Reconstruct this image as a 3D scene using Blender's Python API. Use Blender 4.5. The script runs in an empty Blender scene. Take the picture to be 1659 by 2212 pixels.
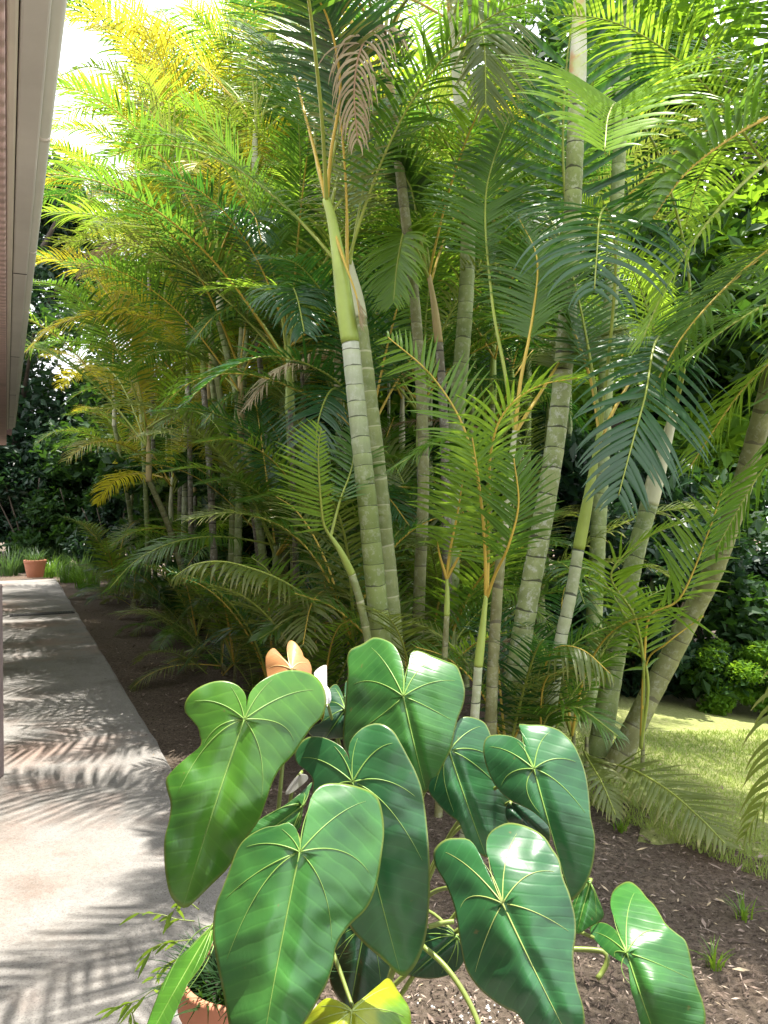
import bpy, math, random
import numpy as np
from mathutils import Vector, Matrix, noise as mnoise
random.seed(11); np.random.seed(11)
R = math.radians
scene = bpy.context.scene
COL = scene.collection
CAMZ, PITCH, F = 1.6, math.atan(30/1703.0), 1703.0

# ------------------------------------------------------------------ helpers
def px(x, y, d):
    """world point seen at photo position (x, y) (photo 1659 wide), d metres in front of the camera"""
    xc = (x-829.5)/F*d; yc = -(y-1106)/F*d
    return Vector((xc, d*math.cos(PITCH)+yc*math.sin(PITCH), CAMZ+yc*math.cos(PITCH)-d*math.sin(PITCH)))
def px_z(x, y, z):
    a = px(x, y, 1.0)-Vector((0, 0, CAMZ)); t = (z-CAMZ)/a.z
    return Vector((0, 0, CAMZ))+a*t
def smooth(t): t = max(0.0, min(1.0, t)); return t*t*(3-2*t)
LN = Vector((.834, .552)); L0 = Vector((1.14, 4.23))
def terr(x, y):
    q = (x-L0.x)*LN.x+(y-L0.y)*LN.y
    if q <= 0: return 0.0
    q = q*q/(q+.25)
    return -0.155*min(q, 9.0)
def tag(o, label=None, cat=None, group=None, kind=None):
    if label: o['label'] = label
    if cat: o['category'] = cat
    if group: o['group'] = group
    if kind: o['kind'] = kind
    return o
def empty(name, loc, label, cat, group=None):
    o = bpy.data.objects.new(name, None); COL.objects.link(o)
    o.location = loc; o.empty_display_size = .1
    return tag(o, label, cat, group)
def link(name, me, parent=None, loc=(0, 0, 0), rot=None):
    o = bpy.data.objects.new(name, me); COL.objects.link(o)
    o.location = loc
    if rot is not None: o.rotation_euler = rot
    if parent is not None: o.parent = parent
    return o
class MB:
    def __init__(s): s.v = []; s.f = []; s.uv = []; s.mi = []; s.uv2 = []
    def grid(s, rows, uvs=None, close=False, mi=0, uv2=None):
        b = len(s.v); n = len(rows[0])
        for i, r in enumerate(rows):
            for j, p in enumerate(r):
                s.v.append((p[0], p[1], p[2])); s.uv.append(uvs[i][j] if uvs else (j/max(1, n-1), i)); s.uv2.append(uv2[i][j] if uv2 else (0, 0))
        for i in range(len(rows)-1):
            for j in range(n if close else n-1):
                k = (j+1) % n
                s.f.append((b+i*n+j, b+i*n+k, b+(i+1)*n+k, b+(i+1)*n+j)); s.mi.append(mi)
    def box(s, c, sx, sy, sz, rz=0, mi=0):
        b = len(s.v); cr, sr = math.cos(rz), math.sin(rz)
        for z in (-1, 1):
            for (a, d) in ((-1, -1), (1, -1), (1, 1), (-1, 1)):
                X, Y = a*sx/2, d*sy/2
                s.v.append((c[0]+X*cr-Y*sr, c[1]+X*sr+Y*cr, c[2]+z*sz/2)); s.uv.append((0, 0)); s.uv2.append((0, 0))
        for q in ((3, 2, 1, 0), (4, 5, 6, 7), (0, 1, 5, 4), (1, 2, 6, 5), (2, 3, 7, 6), (3, 0, 4, 7)):
            s.f.append(tuple(b+i for i in q)); s.mi.append(mi)
    def tube(s, pts, radii, sides=8, mi=0, cap=True):
        n = len(pts); rows = []; uvs = []; L = 0; ref = None
        for i in range(n):
            t = (pts[min(i+1, n-1)]-pts[max(i-1, 0)])
            t = t.normalized() if t.length > 1e-9 else Vector((0, 0, 1))
            if ref is None: ref = Vector((1, 0, 0)) if abs(t.x) < .8 else Vector((0, 1, 0))
            a = ref-t*ref.dot(t)
            a = a.normalized() if a.length > 1e-6 else t.orthogonal().normalized()
            ref = a; b = t.cross(a)
            if i: L += (pts[i]-pts[i-1]).length
            rows.append([pts[i]+(a*math.cos(2*math.pi*k/sides)+b*math.sin(2*math.pi*k/sides))*radii[i] for k in range(sides)])
            uvs.append([(k/sides, L) for k in range(sides)])
        base = len(s.v)
        s.grid(rows, uvs, close=True, mi=mi)
        if cap:
            s.f.append(tuple(base+k for k in range(sides))[::-1]); s.mi.append(mi)
            s.f.append(tuple(base+(n-1)*sides+k for k in range(sides))); s.mi.append(mi)
    def mesh(s, name, mats, sm=True, origin=None):
        me = bpy.data.meshes.new(name)
        v = s.v if origin is None else [(p[0]-origin[0], p[1]-origin[1], p[2]-origin[2]) for p in s.v]
        me.from_pydata(v, [], s.f); me.update()
        for m in (mats if isinstance(mats, (list, tuple)) else [mats]): me.materials.append(m)
        li = np.empty(len(me.loops), dtype=np.int32); me.loops.foreach_get('vertex_index', li)
        u = me.uv_layers.new(name='UVMap'); u.data.foreach_set('uv', np.array(s.uv, dtype=np.float32)[li].ravel())
        if any(a != (0, 0) for a in s.uv2[:400:7]):
            u = me.uv_layers.new(name='EDGE'); u.data.foreach_set('uv', np.array(s.uv2, dtype=np.float32)[li].ravel())
        me.polygons.foreach_set('material_index', np.array(s.mi, dtype=np.int32))
        if sm: me.polygons.foreach_set('use_smooth', np.ones(len(s.f), dtype=bool))
        return me
def resample(pts, n):
    """Catmull-Rom through the points, n evenly spaced samples"""
    P = [pts[0]*2-pts[1]]+list(pts)+[pts[-1]*2-pts[-2]]; fine = []
    for i in range(1, len(P)-2):
        for k in range(16):
            t = k/16.0; p0, p1, p2, p3 = P[i-1], P[i], P[i+1], P[i+2]
            fine.append(.5*((2*p1)+(p2-p0)*t+(2*p0-5*p1+4*p2-p3)*t*t+(3*p1-p0-3*p2+p3)*t**3))
    fine.append(P[-2]); d = [0]
    for i in range(1, len(fine)): d.append(d[-1]+(fine[i]-fine[i-1]).length)
    out = []; j = 0
    for k in range(n):
        s = d[-1]*k/(n-1)
        while j < len(d)-2 and d[j+1] < s: j += 1
        w = (s-d[j])/max(1e-9, d[j+1]-d[j]); out.append(fine[j].lerp(fine[j+1], min(1, max(0, w))))
    return out

# ------------------------------------------------------------------ materials
def M(name):
    m = bpy.data.materials.new(name); m.use_nodes = True; nt = m.node_tree; nt.nodes.clear()
    out = nt.nodes.new('ShaderNodeOutputMaterial'); return m, nt, out
class NT:
    def __init__(s, nt): s.nt = nt
    def n(s, t, **kw):
        x = s.nt.nodes.new(t)
        for k, v in kw.items():
            if k.startswith('i_'): x.inputs[k[2:].replace('_', ' ')].default_value = v
            else: setattr(x, k, v)
        return x
    def l(s, a, b): s.nt.links.new(a, b)
    def noise(s, scale, detail=4, vec=None, rough=.6):
        x = s.n('ShaderNodeTexNoise'); x.inputs['Scale'].default_value = scale; x.inputs['Detail'].default_value = detail; x.inputs['Roughness'].default_value = rough
        if vec is not None: s.l(vec, x.inputs['Vector'])
        return x.outputs['Fac']
    def ramp(s, fac, stops):
        x = s.n('ShaderNodeValToRGB'); cr = x.color_ramp
        while len(cr.elements) < len(stops): cr.elements.new(.5)
        for e, (p, c) in zip(cr.elements, stops):
            e.position = p; e.color = (c[0], c[1], c[2], 1) if not isinstance(c, (int, float)) else (c, c, c, 1)
        s.l(fac, x.inputs['Fac']); return x.outputs['Color']
    def mix(s, fac, a, b, blend='MIX'):
        x = s.n('ShaderNodeMix', data_type='RGBA', blend_type=blend)
        for sock, v in ((x.inputs[0], fac), (x.inputs[6], a), (x.inputs[7], b)):
            if isinstance(v, (int, float)): sock.default_value = v
            elif isinstance(v, tuple): sock.default_value = (*v, 1)
            else: s.l(v, sock)
        return x.outputs[2]
    def math(s, op, a, b=0.0, c=0.0):
        x = s.n('ShaderNodeMath', operation=op)
        for i, v in enumerate((a, b, c)):
            if isinstance(v, (int, float)): x.inputs[i].default_value = v
            else: s.l(v, x.inputs[i])
        return x.outputs[0]
    def bump(s, h, strength=.3, dist=.01):
        x = s.n('ShaderNodeBump'); x.inputs['Strength'].default_value = strength; x.inputs['Distance'].default_value = dist
        s.l(h, x.inputs['Height']); return x.outputs['Normal']
    def coord(s, which='Object'): return s.n('ShaderNodeTexCoord').outputs[which]
    def pr(s, color, rough=.6, normal=None, spec=.5):
        x = s.n('ShaderNodeBsdfPrincipled')
        for sock, v in ((x.inputs['Base Color'], color), (x.inputs['Roughness'], rough)):
            if isinstance(v, (int, float)): sock.default_value = v
            elif isinstance(v, tuple): sock.default_value = (*v, 1)
            else: s.l(v, sock)
        x.inputs['Specular IOR Level'].default_value = spec
        if normal is not None: s.l(normal, x.inputs['Normal'])
        return x
def leaf_mat(name, a, b, tr, trans=.4, rough=.35, spec=.5, tips=None, scale=3.0):
    """leaf surface: glossy skin over a translucent blade; hue varies from plant to plant and along the blade"""
    m, nt, out = M(name); T = NT(nt)
    rnd = T.n('ShaderNodeObjectInfo').outputs['Random']
    n = T.noise(scale, 3, T.coord())
    f = T.math('ADD', T.math('MULTIPLY', rnd, .6), T.math('MULTIPLY', T.math('SUBTRACT', n, .5), 1.6)); f = T.math('ADD', f, .1)
    f = T.math('MINIMUM', T.math('MAXIMUM', f, 0.0), 1.0)
    col = T.mix(f, a, b); tcol = T.mix(f, tuple(c*.75 for c in tr), tr)
    if tips:
        u = T.n('ShaderNodeSeparateXYZ'); T.l(T.coord('UV'), u.inputs[0])
        tf = T.math('MULTIPLY', T.math('POWER', u.outputs[1], 4.0), .7)
        col = T.mix(tf, col, tips)
    p = T.pr(col, rough, None, spec)
    t = T.n('ShaderNodeBsdfTranslucent'); T.l(tcol, t.inputs['Color'])
    mx = T.n('ShaderNodeMixShader'); mx.inputs[0].default_value = trans
    T.l(p.outputs[0], mx.inputs[1]); T.l(t.outputs[0], mx.inputs[2]); T.l(mx.outputs[0], out.inputs['Surface'])
    return m
def plain(name, color, rough=.6, var=.25, scale=8, bump=.2, spec=.4):
    m, nt, out = M(name); T = NT(nt)
    n = T.noise(scale, 6, T.coord())
    c = T.mix(n, tuple(x*(1-var) for x in color), tuple(min(1, x*(1+var)) for x in color))
    T.l(T.pr(c, rough, T.bump(T.noise(scale*6, 4, T.coord()), bump, .004), spec).outputs[0], out.inputs['Surface'])
    return m
def trunk_mat(name, green, pale, ring, spacing=.11, ringw=.10, lichen=.3, notch=True, grad=None):
    m, nt, out = M(name); T = NT(nt)
    co = T.coord(); uv = T.n('ShaderNodeSeparateXYZ'); T.l(T.coord('UV'), uv.inputs[0])
    big = T.noise(3.0, 3, co); mid = T.noise(14, 5, co); fine = T.noise(70, 4, co)
    st = T.n('ShaderNodeMapping'); st.inputs['Scale'].default_value = (60, 60, 3); T.l(co, st.inputs['Vector']); streak = T.noise(1.0, 3, st.outputs[0])
    v = T.math('ADD', T.math('DIVIDE', uv.outputs[1], spacing), T.math('MULTIPLY', T.math('SUBTRACT', mid, .5), .05)); cx = T.n('ShaderNodeCombineXYZ'); T.l(uv.outputs[1], cx.inputs[2]); T.l(T.n('ShaderNodeObjectInfo').outputs['Random'], cx.inputs[0]); v = T.math('ADD', v, T.math('MULTIPLY', T.noise(2.6, 2, cx.outputs[0]), 2.6)); v = T.math('ADD', v, T.math('MULTIPLY', T.noise(7, 1, co), .22))
    fr = T.math('FRACT', v)
    base = T.mix(T.ramp(T.math('ADD', T.math('MULTIPLY', big, .5), T.math('MULTIPLY', mid, .5)), [(.38, 0.0), (.62, 1.0)]), green, pale)
    if grad:
        gr = T.n('ShaderNodeMapRange'); T.l(T.math('ADD', uv.outputs[1], T.math('MULTIPLY', T.math('SUBTRACT', big, .5), .6)), gr.inputs[0]); gr.inputs[1].default_value = grad[0]; gr.inputs[2].default_value = grad[1]
        base = T.mix(gr.outputs[0], T.mix(mid, green, grad[2]), T.mix(mid, grad[3], (.62, .62, .55)))
    base = T.mix(T.math('MULTIPLY', streak, .45), base, tuple(c*.55 for c in green))
    base = T.mix(T.math('MULTIPLY', T.math('POWER', fr, 2.0), .35), base, tuple(min(1, c*1.35) for c in pale))   # pale bloom below every scar
    base = T.mix(T.math('MULTIPLY', T.ramp(T.noise(26, 6, co, .75), [(.52, 0.0), (.6, 1.0)]), lichen), base, (.55, .55, .48))
    base = T.mix(T.math('MULTIPLY', T.ramp(T.noise(19, 6, co, .8), [(.58, 0.0), (.68, 1.0)]), lichen*.9), base, (.06, .06, .04))
    w = T.math('MULTIPLY', T.ramp(T.noise(9 if notch else 2, 2, co), [(.32, .05), (.72, 1.7)]), ringw)
    rr = T.math('LESS_THAN', fr, w)
    col = T.mix(T.math('MULTIPLY', rr, .85), base, ring)
    h = T.math('SUBTRACT', T.math('MULTIPLY', fine, .4), T.math('MULTIPLY', rr, .8))
    T.l(T.pr(col, .6, T.bump(h, .5, .004), .35).outputs[0], out.inputs['Surface'])
    return m
MAT = {}
MAT['frond'] = leaf_mat('palm_leaf', (.022, .075, .010), (.085, .180, .016), (.19, .37, .03), .42, .36, .5)
MAT['frond_deep'] = leaf_mat('palm_leaf_deep', (.016, .062, .020), (.035, .115, .030), (.09, .27, .025), .33, .30, .6)
MAT['frond_bright'] = leaf_mat('palm_leaf_bright', (.07, .17, .012), (.16, .27, .03), (.36, .55, .04), .48, .38, .5)
MAT['frond_lime'] = leaf_mat('palm_leaf_lime', (.15, .31, .02), (.24, .40, .03), (.50, .78, .05), .55, .38, .5)  # light-green new frond, its backlit glow also put into the leaf colour
MAT['frond_sunlit'] = leaf_mat('palm_leaf_sunlit', (.20, .22, .012), (.38, .33, .018), (.72, .64, .04), .48, .4, .45, tips=(.45, .3, .06))  # yellower copy of the palm leaf, sunlight on the fronds put into its colour
MAT['frond_olive'] = leaf_mat('palm_leaf_olive', (.07, .11, .022), (.16, .19, .045), (.28, .36, .04), .38, .42, .45, tips=(.32, .26, .09))
MAT['dead'] = leaf_mat('dead_leaf', (.28, .22, .13), (.50, .42, .27), (.36, .27, .12), .25, .75, .2)
MAT['rachis'] = plain('rachis_green_yellow', (.25, .30, .05), .45, .35, 6, .1)
MAT['rachis_orange'] = plain('rachis_orange', (.46, .33, .05), .45, .3, 6, .1)
MAT['rachis_dead'] = plain('rachis_dead', (.24, .15, .08), .7, .3, 10, .3)
MAT['shaft'] = plain('crownshaft_green', (.28, .36, .07), .42, .45, 5, .12)
MAT['shaft_pale'] = plain('crownshaft_pale', (.42, .42, .27), .5, .4, 6, .2)
MAT['shaft_orange'] = plain('crownshaft_orange', (.40, .31, .13), .5, .4, 7, .2)
m, nt, out = M('crownshaft_mottled'); T = NT(nt); co = T.coord()
c = T.mix(T.ramp(T.noise(5, 4, co), [(.4, 0.0), (.6, 1.0)]), (.50, .49, .36), (.38, .42, .13)); c = T.mix(T.math('MULTIPLY', T.ramp(T.noise(9, 5, co), [(.52, 0.0), (.66, 1.0)]), .8), c, (.45, .22, .08))
T.l(T.pr(c, .5, T.bump(T.noise(40, 4, co), .2, .004)).outputs[0], out.inputs['Surface']); MAT['shaft_mottled'] = m
MAT['t_green'] = trunk_mat('cane_green', (.13, .17, .045), (.27, .30, .12), (.42, .42, .26), .115, .07, .15, False)
MAT['t_white'] = trunk_mat('cane_white', (.20, .25, .09), (.43, .45, .30), (.035, .04, .025), .10, .10, .25)
MAT['t_banded'] = trunk_mat('cane_banded', (.13, .18, .045), (.27, .33, .11), (.05, .055, .025), .10, .055, .25, True, (1.7, 2.5, (.25, .31, .09), (.44, .47, .33)))
MAT['t_lichen'] = trunk_mat('cane_lichen', (.17, .22, .07), (.36, .40, .18), (.04, .038, .022), .125, .085, .6)
MAT['t_grey'] = trunk_mat('cane_grey', (.13, .18, .05), (.29, .34, .13), (.06, .065, .03), .13, .055, .25)
MAT['t_brown'] = trunk_mat('cane_brown', (.10, .085, .055), (.22, .20, .14), (.04, .035, .025), .12, .10, .4)
MAT['t_olive'] = trunk_mat('cane_olive', (.12, .12, .04), (.25, .26, .11), (.10, .09, .05), .14, .08, .2)
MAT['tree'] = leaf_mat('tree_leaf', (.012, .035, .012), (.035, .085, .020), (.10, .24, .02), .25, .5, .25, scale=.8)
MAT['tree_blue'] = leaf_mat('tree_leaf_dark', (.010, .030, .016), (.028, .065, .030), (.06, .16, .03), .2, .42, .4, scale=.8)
MAT['tree_lit'] = leaf_mat('tree_leaf_lit', (.05, .12, .015), (.11, .22, .02), (.35, .6, .03), .4, .55, .2, scale=.8)  # lighter copy of the tree leaf, sunlight put into its green
MAT['bark'] = plain('bark', (.10, .08, .06), .85, .4, 12, .6)
MAT['grassy'] = leaf_mat('grass_blade', (.03, .075, .025), (.09, .15, .055), (.15, .28, .05), .35, .45, .4)
MAT['terracotta'] = plain('terracotta', (.46, .19, .11), .75, .22, 5, .35)
MAT['soil'] = plain('potting_soil', (.03, .024, .018), .95, .4, 20, .8)

# concrete of the walk: grain, blotches and rusty stains
m, nt, out = M('walk_concrete'); T = NT(nt); co = T.coord()
c = T.mix(T.noise(1.1, 6, co), (.165, .155, .145), (.275, .262, .245))
c = T.mix(T.math('MULTIPLY', T.ramp(T.noise(.75, 5, co, .65), [(.52, 0.0), (.66, 1.0)]), .5), c, (.29, .165, .115))
c = T.mix(T.math('MULTIPLY', T.ramp(T.noise(2.3, 6, co, .7), [(.50, 0.0), (.66, 1.0)]), .55), c, (.11, .095, .08))
g = T.noise(160, 3, co); g2 = T.noise(45, 5, co, .7)
c = T.mix(T.math('MULTIPLY', T.ramp(g, [(.3, 1.0), (.5, 0.0)]), .6), c, (.07, .065, .06))
c = T.mix(T.math('MULTIPLY', T.ramp(g2, [(.5, 0.0), (.75, 1.0)]), .35), c, (.36, .345, .32))
T.l(T.pr(c, .85, T.bump(T.math('ADD', g, g2), .6, .006), .25).outputs[0], out.inputs['Surface']); MAT['concrete'] = m
# soil and mulch
m, nt, out = M('bed_mulch'); T = NT(nt); co = T.coord()
c = T.mix(T.noise(1.2, 5, co), (.074, .055, .040), (.20, .158, .118))
c = T.mix(T.math('MULTIPLY', T.ramp(T.noise(38, 6, co, .75), [(.5, 0.0), (.66, 1.0)]), .7), c, (.24, .19, .155))
c = T.mix(T.math('MULTIPLY', T.ramp(T.noise(60, 4, co, .7), [(.35, 1.0), (.5, 0.0)]), .75), c, (.02, .015, .012))
c = T.mix(T.math('MULTIPLY', T.ramp(T.noise(.9, 3, co), [(.52, 0.0), (.7, 1.0)]), .25), c, (.14, .06, .04))
T.l(T.pr(c, .95, T.bump(T.noise(50, 6, co, .75), 1.0, .03), .15).outputs[0], out.inputs['Surface']); MAT['mulch'] = m
m, nt, out = M('lawn_turf'); T = NT(nt); co = T.coord()
c = T.mix(T.noise(1.6, 5, co), (.21, .26, .07), (.36, .38, .14))
c = T.mix(T.math('MULTIPLY', T.ramp(T.noise(30, 6, co, .75), [(.5, 0.0), (.65, 1.0)]), .6), c, (.50, .45, .26))
T.l(T.pr(c, .9, T.bump(T.noise(60, 5, co, .75), 1.0, .03), .15).outputs[0], out.inputs['Surface']); MAT['lawn'] = m
MAT['lawn_blade'] = leaf_mat('lawn_blade', (.17, .27, .055), (.36, .42, .11), (.42, .52, .10), .3, .6, .25, scale=2)
m, nt, out = M('litter_bits'); T = NT(nt)
geo = T.n('ShaderNodeNewGeometry').outputs['Random Per Island']
c = T.ramp(geo, [(0, (.04, .028, .022)), (.45, (.09, .065, .05)), (.75, (.17, .125, .10)), (.93, (.30, .24, .2)), (1, (.42, .33, .2))])
T.l(T.pr(c, .85, None, .2).outputs[0], out.inputs['Surface']); MAT['litter'] = m
MAT['perlite'] = plain('perlite', (.5, .485, .46), .9, .15, 30, .3)

# ------------------------------------------------------------------ anthurium leaves
def anth_mat(name, deep, bright, tr, trans=.22, rough=.33, yellow=0.0, vein=True, spec=.62):
    m, nt, out = M(name); T = NT(nt); co = T.coord()
    uv = T.n('ShaderNodeUVMap', uv_map='UVMap'); s = T.n('ShaderNodeSeparateXYZ'); T.l(uv.outputs[0], s.inputs[0])
    ed = T.n('ShaderNodeUVMap', uv_map='EDGE'); e = T.n('ShaderNodeSeparateXYZ'); T.l(ed.outputs[0], e.inputs[0])
    av = T.math('ABSOLUTE', s.outputs[1])
    wob = T.math('MULTIPLY', T.noise(9, 2, co), .9)
    ph = T.math('ADD', T.math('SUBTRACT', T.math('MULTIPLY', s.outputs[0], 13.0), T.math('MULTIPLY', av, 8.0)), wob)
    wv = T.math('SINE', T.math('MULTIPLY', ph, 6.2832)); wv = T.math('MULTIPLY', T.math('ADD', wv, 1.0), .5)
    ves = T.math('POWER', wv, 46.0)
    n1 = T.noise(7, 4, co); n2 = T.noise(28, 5, co, .7)
    f = T.math('ADD', T.math('MULTIPLY', wv, .03), T.math('MULTIPLY', n1, .97)); f = T.ramp(f, [(.28, 0.0), (.8, 1.0)])
    col = T.mix(f, deep, bright)
    near = T.math('POWER', T.math('MAXIMUM', T.math('SUBTRACT', 1.0, T.math('MULTIPLY', av, 5.0)), 0.0), 2.0)
    col = T.mix(T.math('MULTIPLY', near, .30), col, tuple(min(1, c*1.9) for c in bright))
    if vein: col = T.mix(T.math('MULTIPLY', ves, .17), col, tuple(min(1, c*2.0) for c in bright))
    rim = T.ramp(e.outputs[0], [(.972, 0.0), (.99, 1.0)])
    col = T.mix(T.math('MULTIPLY', rim, .45), col, (.30, .30, .06))
    if yellow > 0:
        yf = T.math('MULTIPLY', T.ramp(T.noise(5, 3, co), [(.5-.1*yellow, 0.0), (.6, 1.0)]), yellow); col = T.mix(yf, col, (.62, .55, .02))
    sp_ = T.ramp(T.noise(34, 3, co, .6), [(.70, 0.0), (.74, 1.0)]); col = T.mix(T.math('MULTIPLY', sp_, .55), col, (.16, .12, .04))
    col = T.mix(T.math('MULTIPLY', T.ramp(T.noise(16, 4, co, .7), [(.60, 0.0), (.75, 1.0)]), .22), col, tuple(min(1, c*1.6+.01) for c in bright))
    hh = T.math('ADD', T.math('MULTIPLY', T.math('POWER', wv, 8.0), -.30), T.math('MULTIPLY', n2, .25))
    p = T.pr(col, T.math('ADD', T.math('MULTIPLY', n2, .16), rough-.08), T.bump(hh, .20, .004), spec)
    t = T.n('ShaderNodeBsdfTranslucent'); tc = T.mix(f, tuple(c*.7 for c in tr), tr); T.l(tc, t.inputs['Color'])
    mx = T.n('ShaderNodeMixShader'); mx.inputs[0].default_value = trans
    T.l(p.outputs[0], mx.inputs[1]); T.l(t.outputs[0], mx.inputs[2]); T.l(mx.outputs[0], out.inputs['Surface'])
    return m
MAT['a_deep'] = anth_mat('anthurium_deep', (.014, .075, .028), (.034, .145, .040), (.08, .30, .03))
MAT['a_mid'] = anth_mat('anthurium_mid', (.020, .102, .026), (.062, .205, .036), (.12, .42, .03), .28)
MAT['a_bright'] = anth_mat('anthurium_bright', (.030, .130, .018), (.095, .250, .024), (.26, .52, .02), .36)
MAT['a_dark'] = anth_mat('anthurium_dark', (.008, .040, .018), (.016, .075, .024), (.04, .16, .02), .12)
MAT['a_var'] = anth_mat('anthurium_yellowing', (.05, .16, .015), (.16, .30, .02), (.4, .55, .02), .3, yellow=.4)
MAT['a_copper'] = anth_mat('anthurium_copper', (.42, .20, .085), (.60, .32, .13), (.70, .36, .10), .4, .35, vein=False)
MAT['a_white'] = anth_mat('anthurium_white', (.75, .72, .74), (.85, .83, .84), (.8, .8, .8), .35, .4, vein=False)
MAT['vein'] = plain('leaf_vein', (.19, .32, .065), .4, .2, 10, .1)
MAT['vein_pale'] = plain('leaf_vein_pale', (.30, .38, .11), .4, .2, 10, .1)
MAT['vein_copper'] = plain('vein_copper', (.62, .45, .20), .4, .2, 10, .1)
MAT['petiole'] = plain('petiole', (.17, .22, .05), .4, .3, 14, .15)

A = lambda p: (288+p[0]*.5208, 1324.8+p[1]*.5208)
B = lambda p: (979.3+p[0]*.4097, 1324.9+p[1]*.4097)
Z = lambda p: (518.4+p[0]*.2083, 1324.8+p[1]*.2083)

def anth_leaf(parent, conv, S, tip, outline, dS, slope, tilt=0.0, bend=.10, fold=.10, mat='a_deep', wave=.006, name='leaf', veins=True, lab=None, cup=0.0, vmat='vein'):
    """heart-shaped blade on a tilted, arched surface; the outline runs from the sinus round one lobe, tip and back"""
    S = Vector(conv(S)); tip = Vector(conv(tip)); pts = [Vector((*conv(p), 0)) for p in outline]
    ax = tip-S; Lp = ax.length; ax.normalize(); pr = Vector((-ax.y, ax.x))
    sd = (hash(name)+int(S.x*7+S.y*13)) % 97
    def surf(x, y, off=0.0):
        q = Vector((x, y))-S; u = q.dot(ax)/Lp; v = q.dot(pr)/Lp
        d = dS+slope*u+tilt*v+bend*max(0, u)**2.2+bend*1.2*max(0, -u)**2*2+fold*(abs(v)**1.5)*1.6-cup*math.exp(-(abs(v)/.09)**2)*-.02
        r = math.sqrt(u*u+v*v)
        d += wave*.14*math.sin((u*7.0-abs(v)*5.0)*2*math.pi+sd)*min(1, r*2.5)*.45+.020*mnoise.noise(Vector((x/130.0, y/130.0, sd)))*min(1, r*3)+.006*mnoise.noise(Vector((x/48.0, y/48.0, sd+9)))*min(1, r*3)
        d += wave*3.2*math.sin(math.atan2(v, u)*5+sd)*r*r
        d += .010*math.exp(-(abs(v)/.05)**2)*(1 if u > 0 else 0)      # midrib groove
        return px(x, y, d-off), u, v
    ol = resample(pts, 150); NR = 22
    rows, uvs, eds = [], [], []
    for i in range(NR+1):
        t = (i/NR)**.85; row, ru, re_ = [], [], []
        for p in ol:
            q = S+(Vector((p.x, p.y))-S)*t
            w, u, v = surf(q.x, q.y); row.append(w); ru.append((u, v)); re_.append((t, 0.5))
        rows.append(row); uvs.append(ru); eds.append(re_)
    mb = MB(); mb.grid(rows, uvs, uv2=eds)
    org = parent.location
    lf = link(name, mb.mesh(name, MAT[mat], origin=org), parent)
    so = lf.modifiers.new('thickness', 'SOLIDIFY'); so.thickness = .0012; so.offset = 0
    if lab: lf['label'] = lab
    if veins:
        vb = MB(); n = len(ol); ti = min(range(n), key=lambda k: (Vector((ol[k].x, ol[k].y))-tip).length)
        def vein(target, ctrl, w, end=.9):
            c0 = S; e = S+(target-S)*end; pl = []
            for k in range(20):
                t = k/19; p = c0.lerp(ctrl, t).lerp(ctrl.lerp(e, t), t); pl.append(surf(p.x, p.y, .0012)[0])
            sc = dS/1.7
            vb.tube(pl, [sc*(w*.62*(1-t)+.0003) for t in [k/19 for k in range(20)]], 6)
        vein(tip, S.lerp(tip, .5)+pr*Lp*.012, .0030, .985)
        for a, b in ((0, ti), (n-1, ti)):
            g = lambda f: Vector((ol[int(a+(b-a)*f)].x, ol[int(a+(b-a)*f)].y))
            sg = 1 if (g(.4)-S).dot(pr) > 0 else -1
            vein(g(.14), S.lerp(g(.14), .5)-pr*sg*Lp*.03, .0022, .86)
            vein(g(.28), S.lerp(g(.24), .55)-ax*Lp*.03, .0022, .88)
            vein(g(.46), S.lerp(g(.36), .55), .0021, .88)
            vein(g(.66), S+pr*sg*Lp*.16+ax*Lp*.10, .0020, .90)
        link('veins', vb.mesh('veins', MAT[vmat], origin=org), lf)
    return lf, surf(S.x, S.y)[0]

pot_c = px(536, 2088, 1.9)
pot_top = pot_c.z
pot_xy = Vector((pot_c.x, pot_c.y, 0))
pA = empty('anthurium', (pot_c.x, pot_c.y, pot_top-.05), 'potted anthurium with broad glossy heart leaves and two copper young lobes', 'plant', 'anthuriums in the foreground')
crownA = pA.location.copy()
base2 = Vector((px(800, 2000, 2.2).x, px(800, 2000, 2.2).y, 0.0))
pB = empty('anthurium', base2, 'dark green anthurium leaning over the mulch, behind and right of the terracotta pot', 'plant', 'anthuriums in the foreground')
crownB = base2+Vector((0, 0, .12))

LEAVES = []
def AL(par, conv, S, tip, ol, *a, **k):
    lf, s = anth_leaf(par, conv, S, tip, ol, *a, **k); LEAVES.append((par, lf, s)); return lf
AL(pA, A, (460, 440), (205, 1222), [(467, 425), (468, 350), (450, 315), (420, 292), (370, 280), (310, 290), (250, 322), (217, 365), (213, 405), (240, 440), (268, 475), (275, 510), (280, 548), (220, 600), (165, 650), (135, 690), (142, 740), (155, 790), (148, 860), (130, 930), (128, 1010), (135, 1090), (150, 1160), (175, 1200), (205, 1222), (235, 1213), (280, 1170), (330, 1120), (390, 1060), (425, 1000), (470, 930), (520, 860), (550, 780), (578, 700), (612, 640), (660, 590), (700, 530), (742, 470), (782, 430), (800, 370), (790, 310), (760, 265), (710, 242), (650, 235), (590, 250), (540, 275), (503, 305), (478, 345), (468, 425)], 1.78, -.20, -.05, .10, .12, 'a_bright', lab='large yellow-green heart leaf overhanging the walk')
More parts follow.
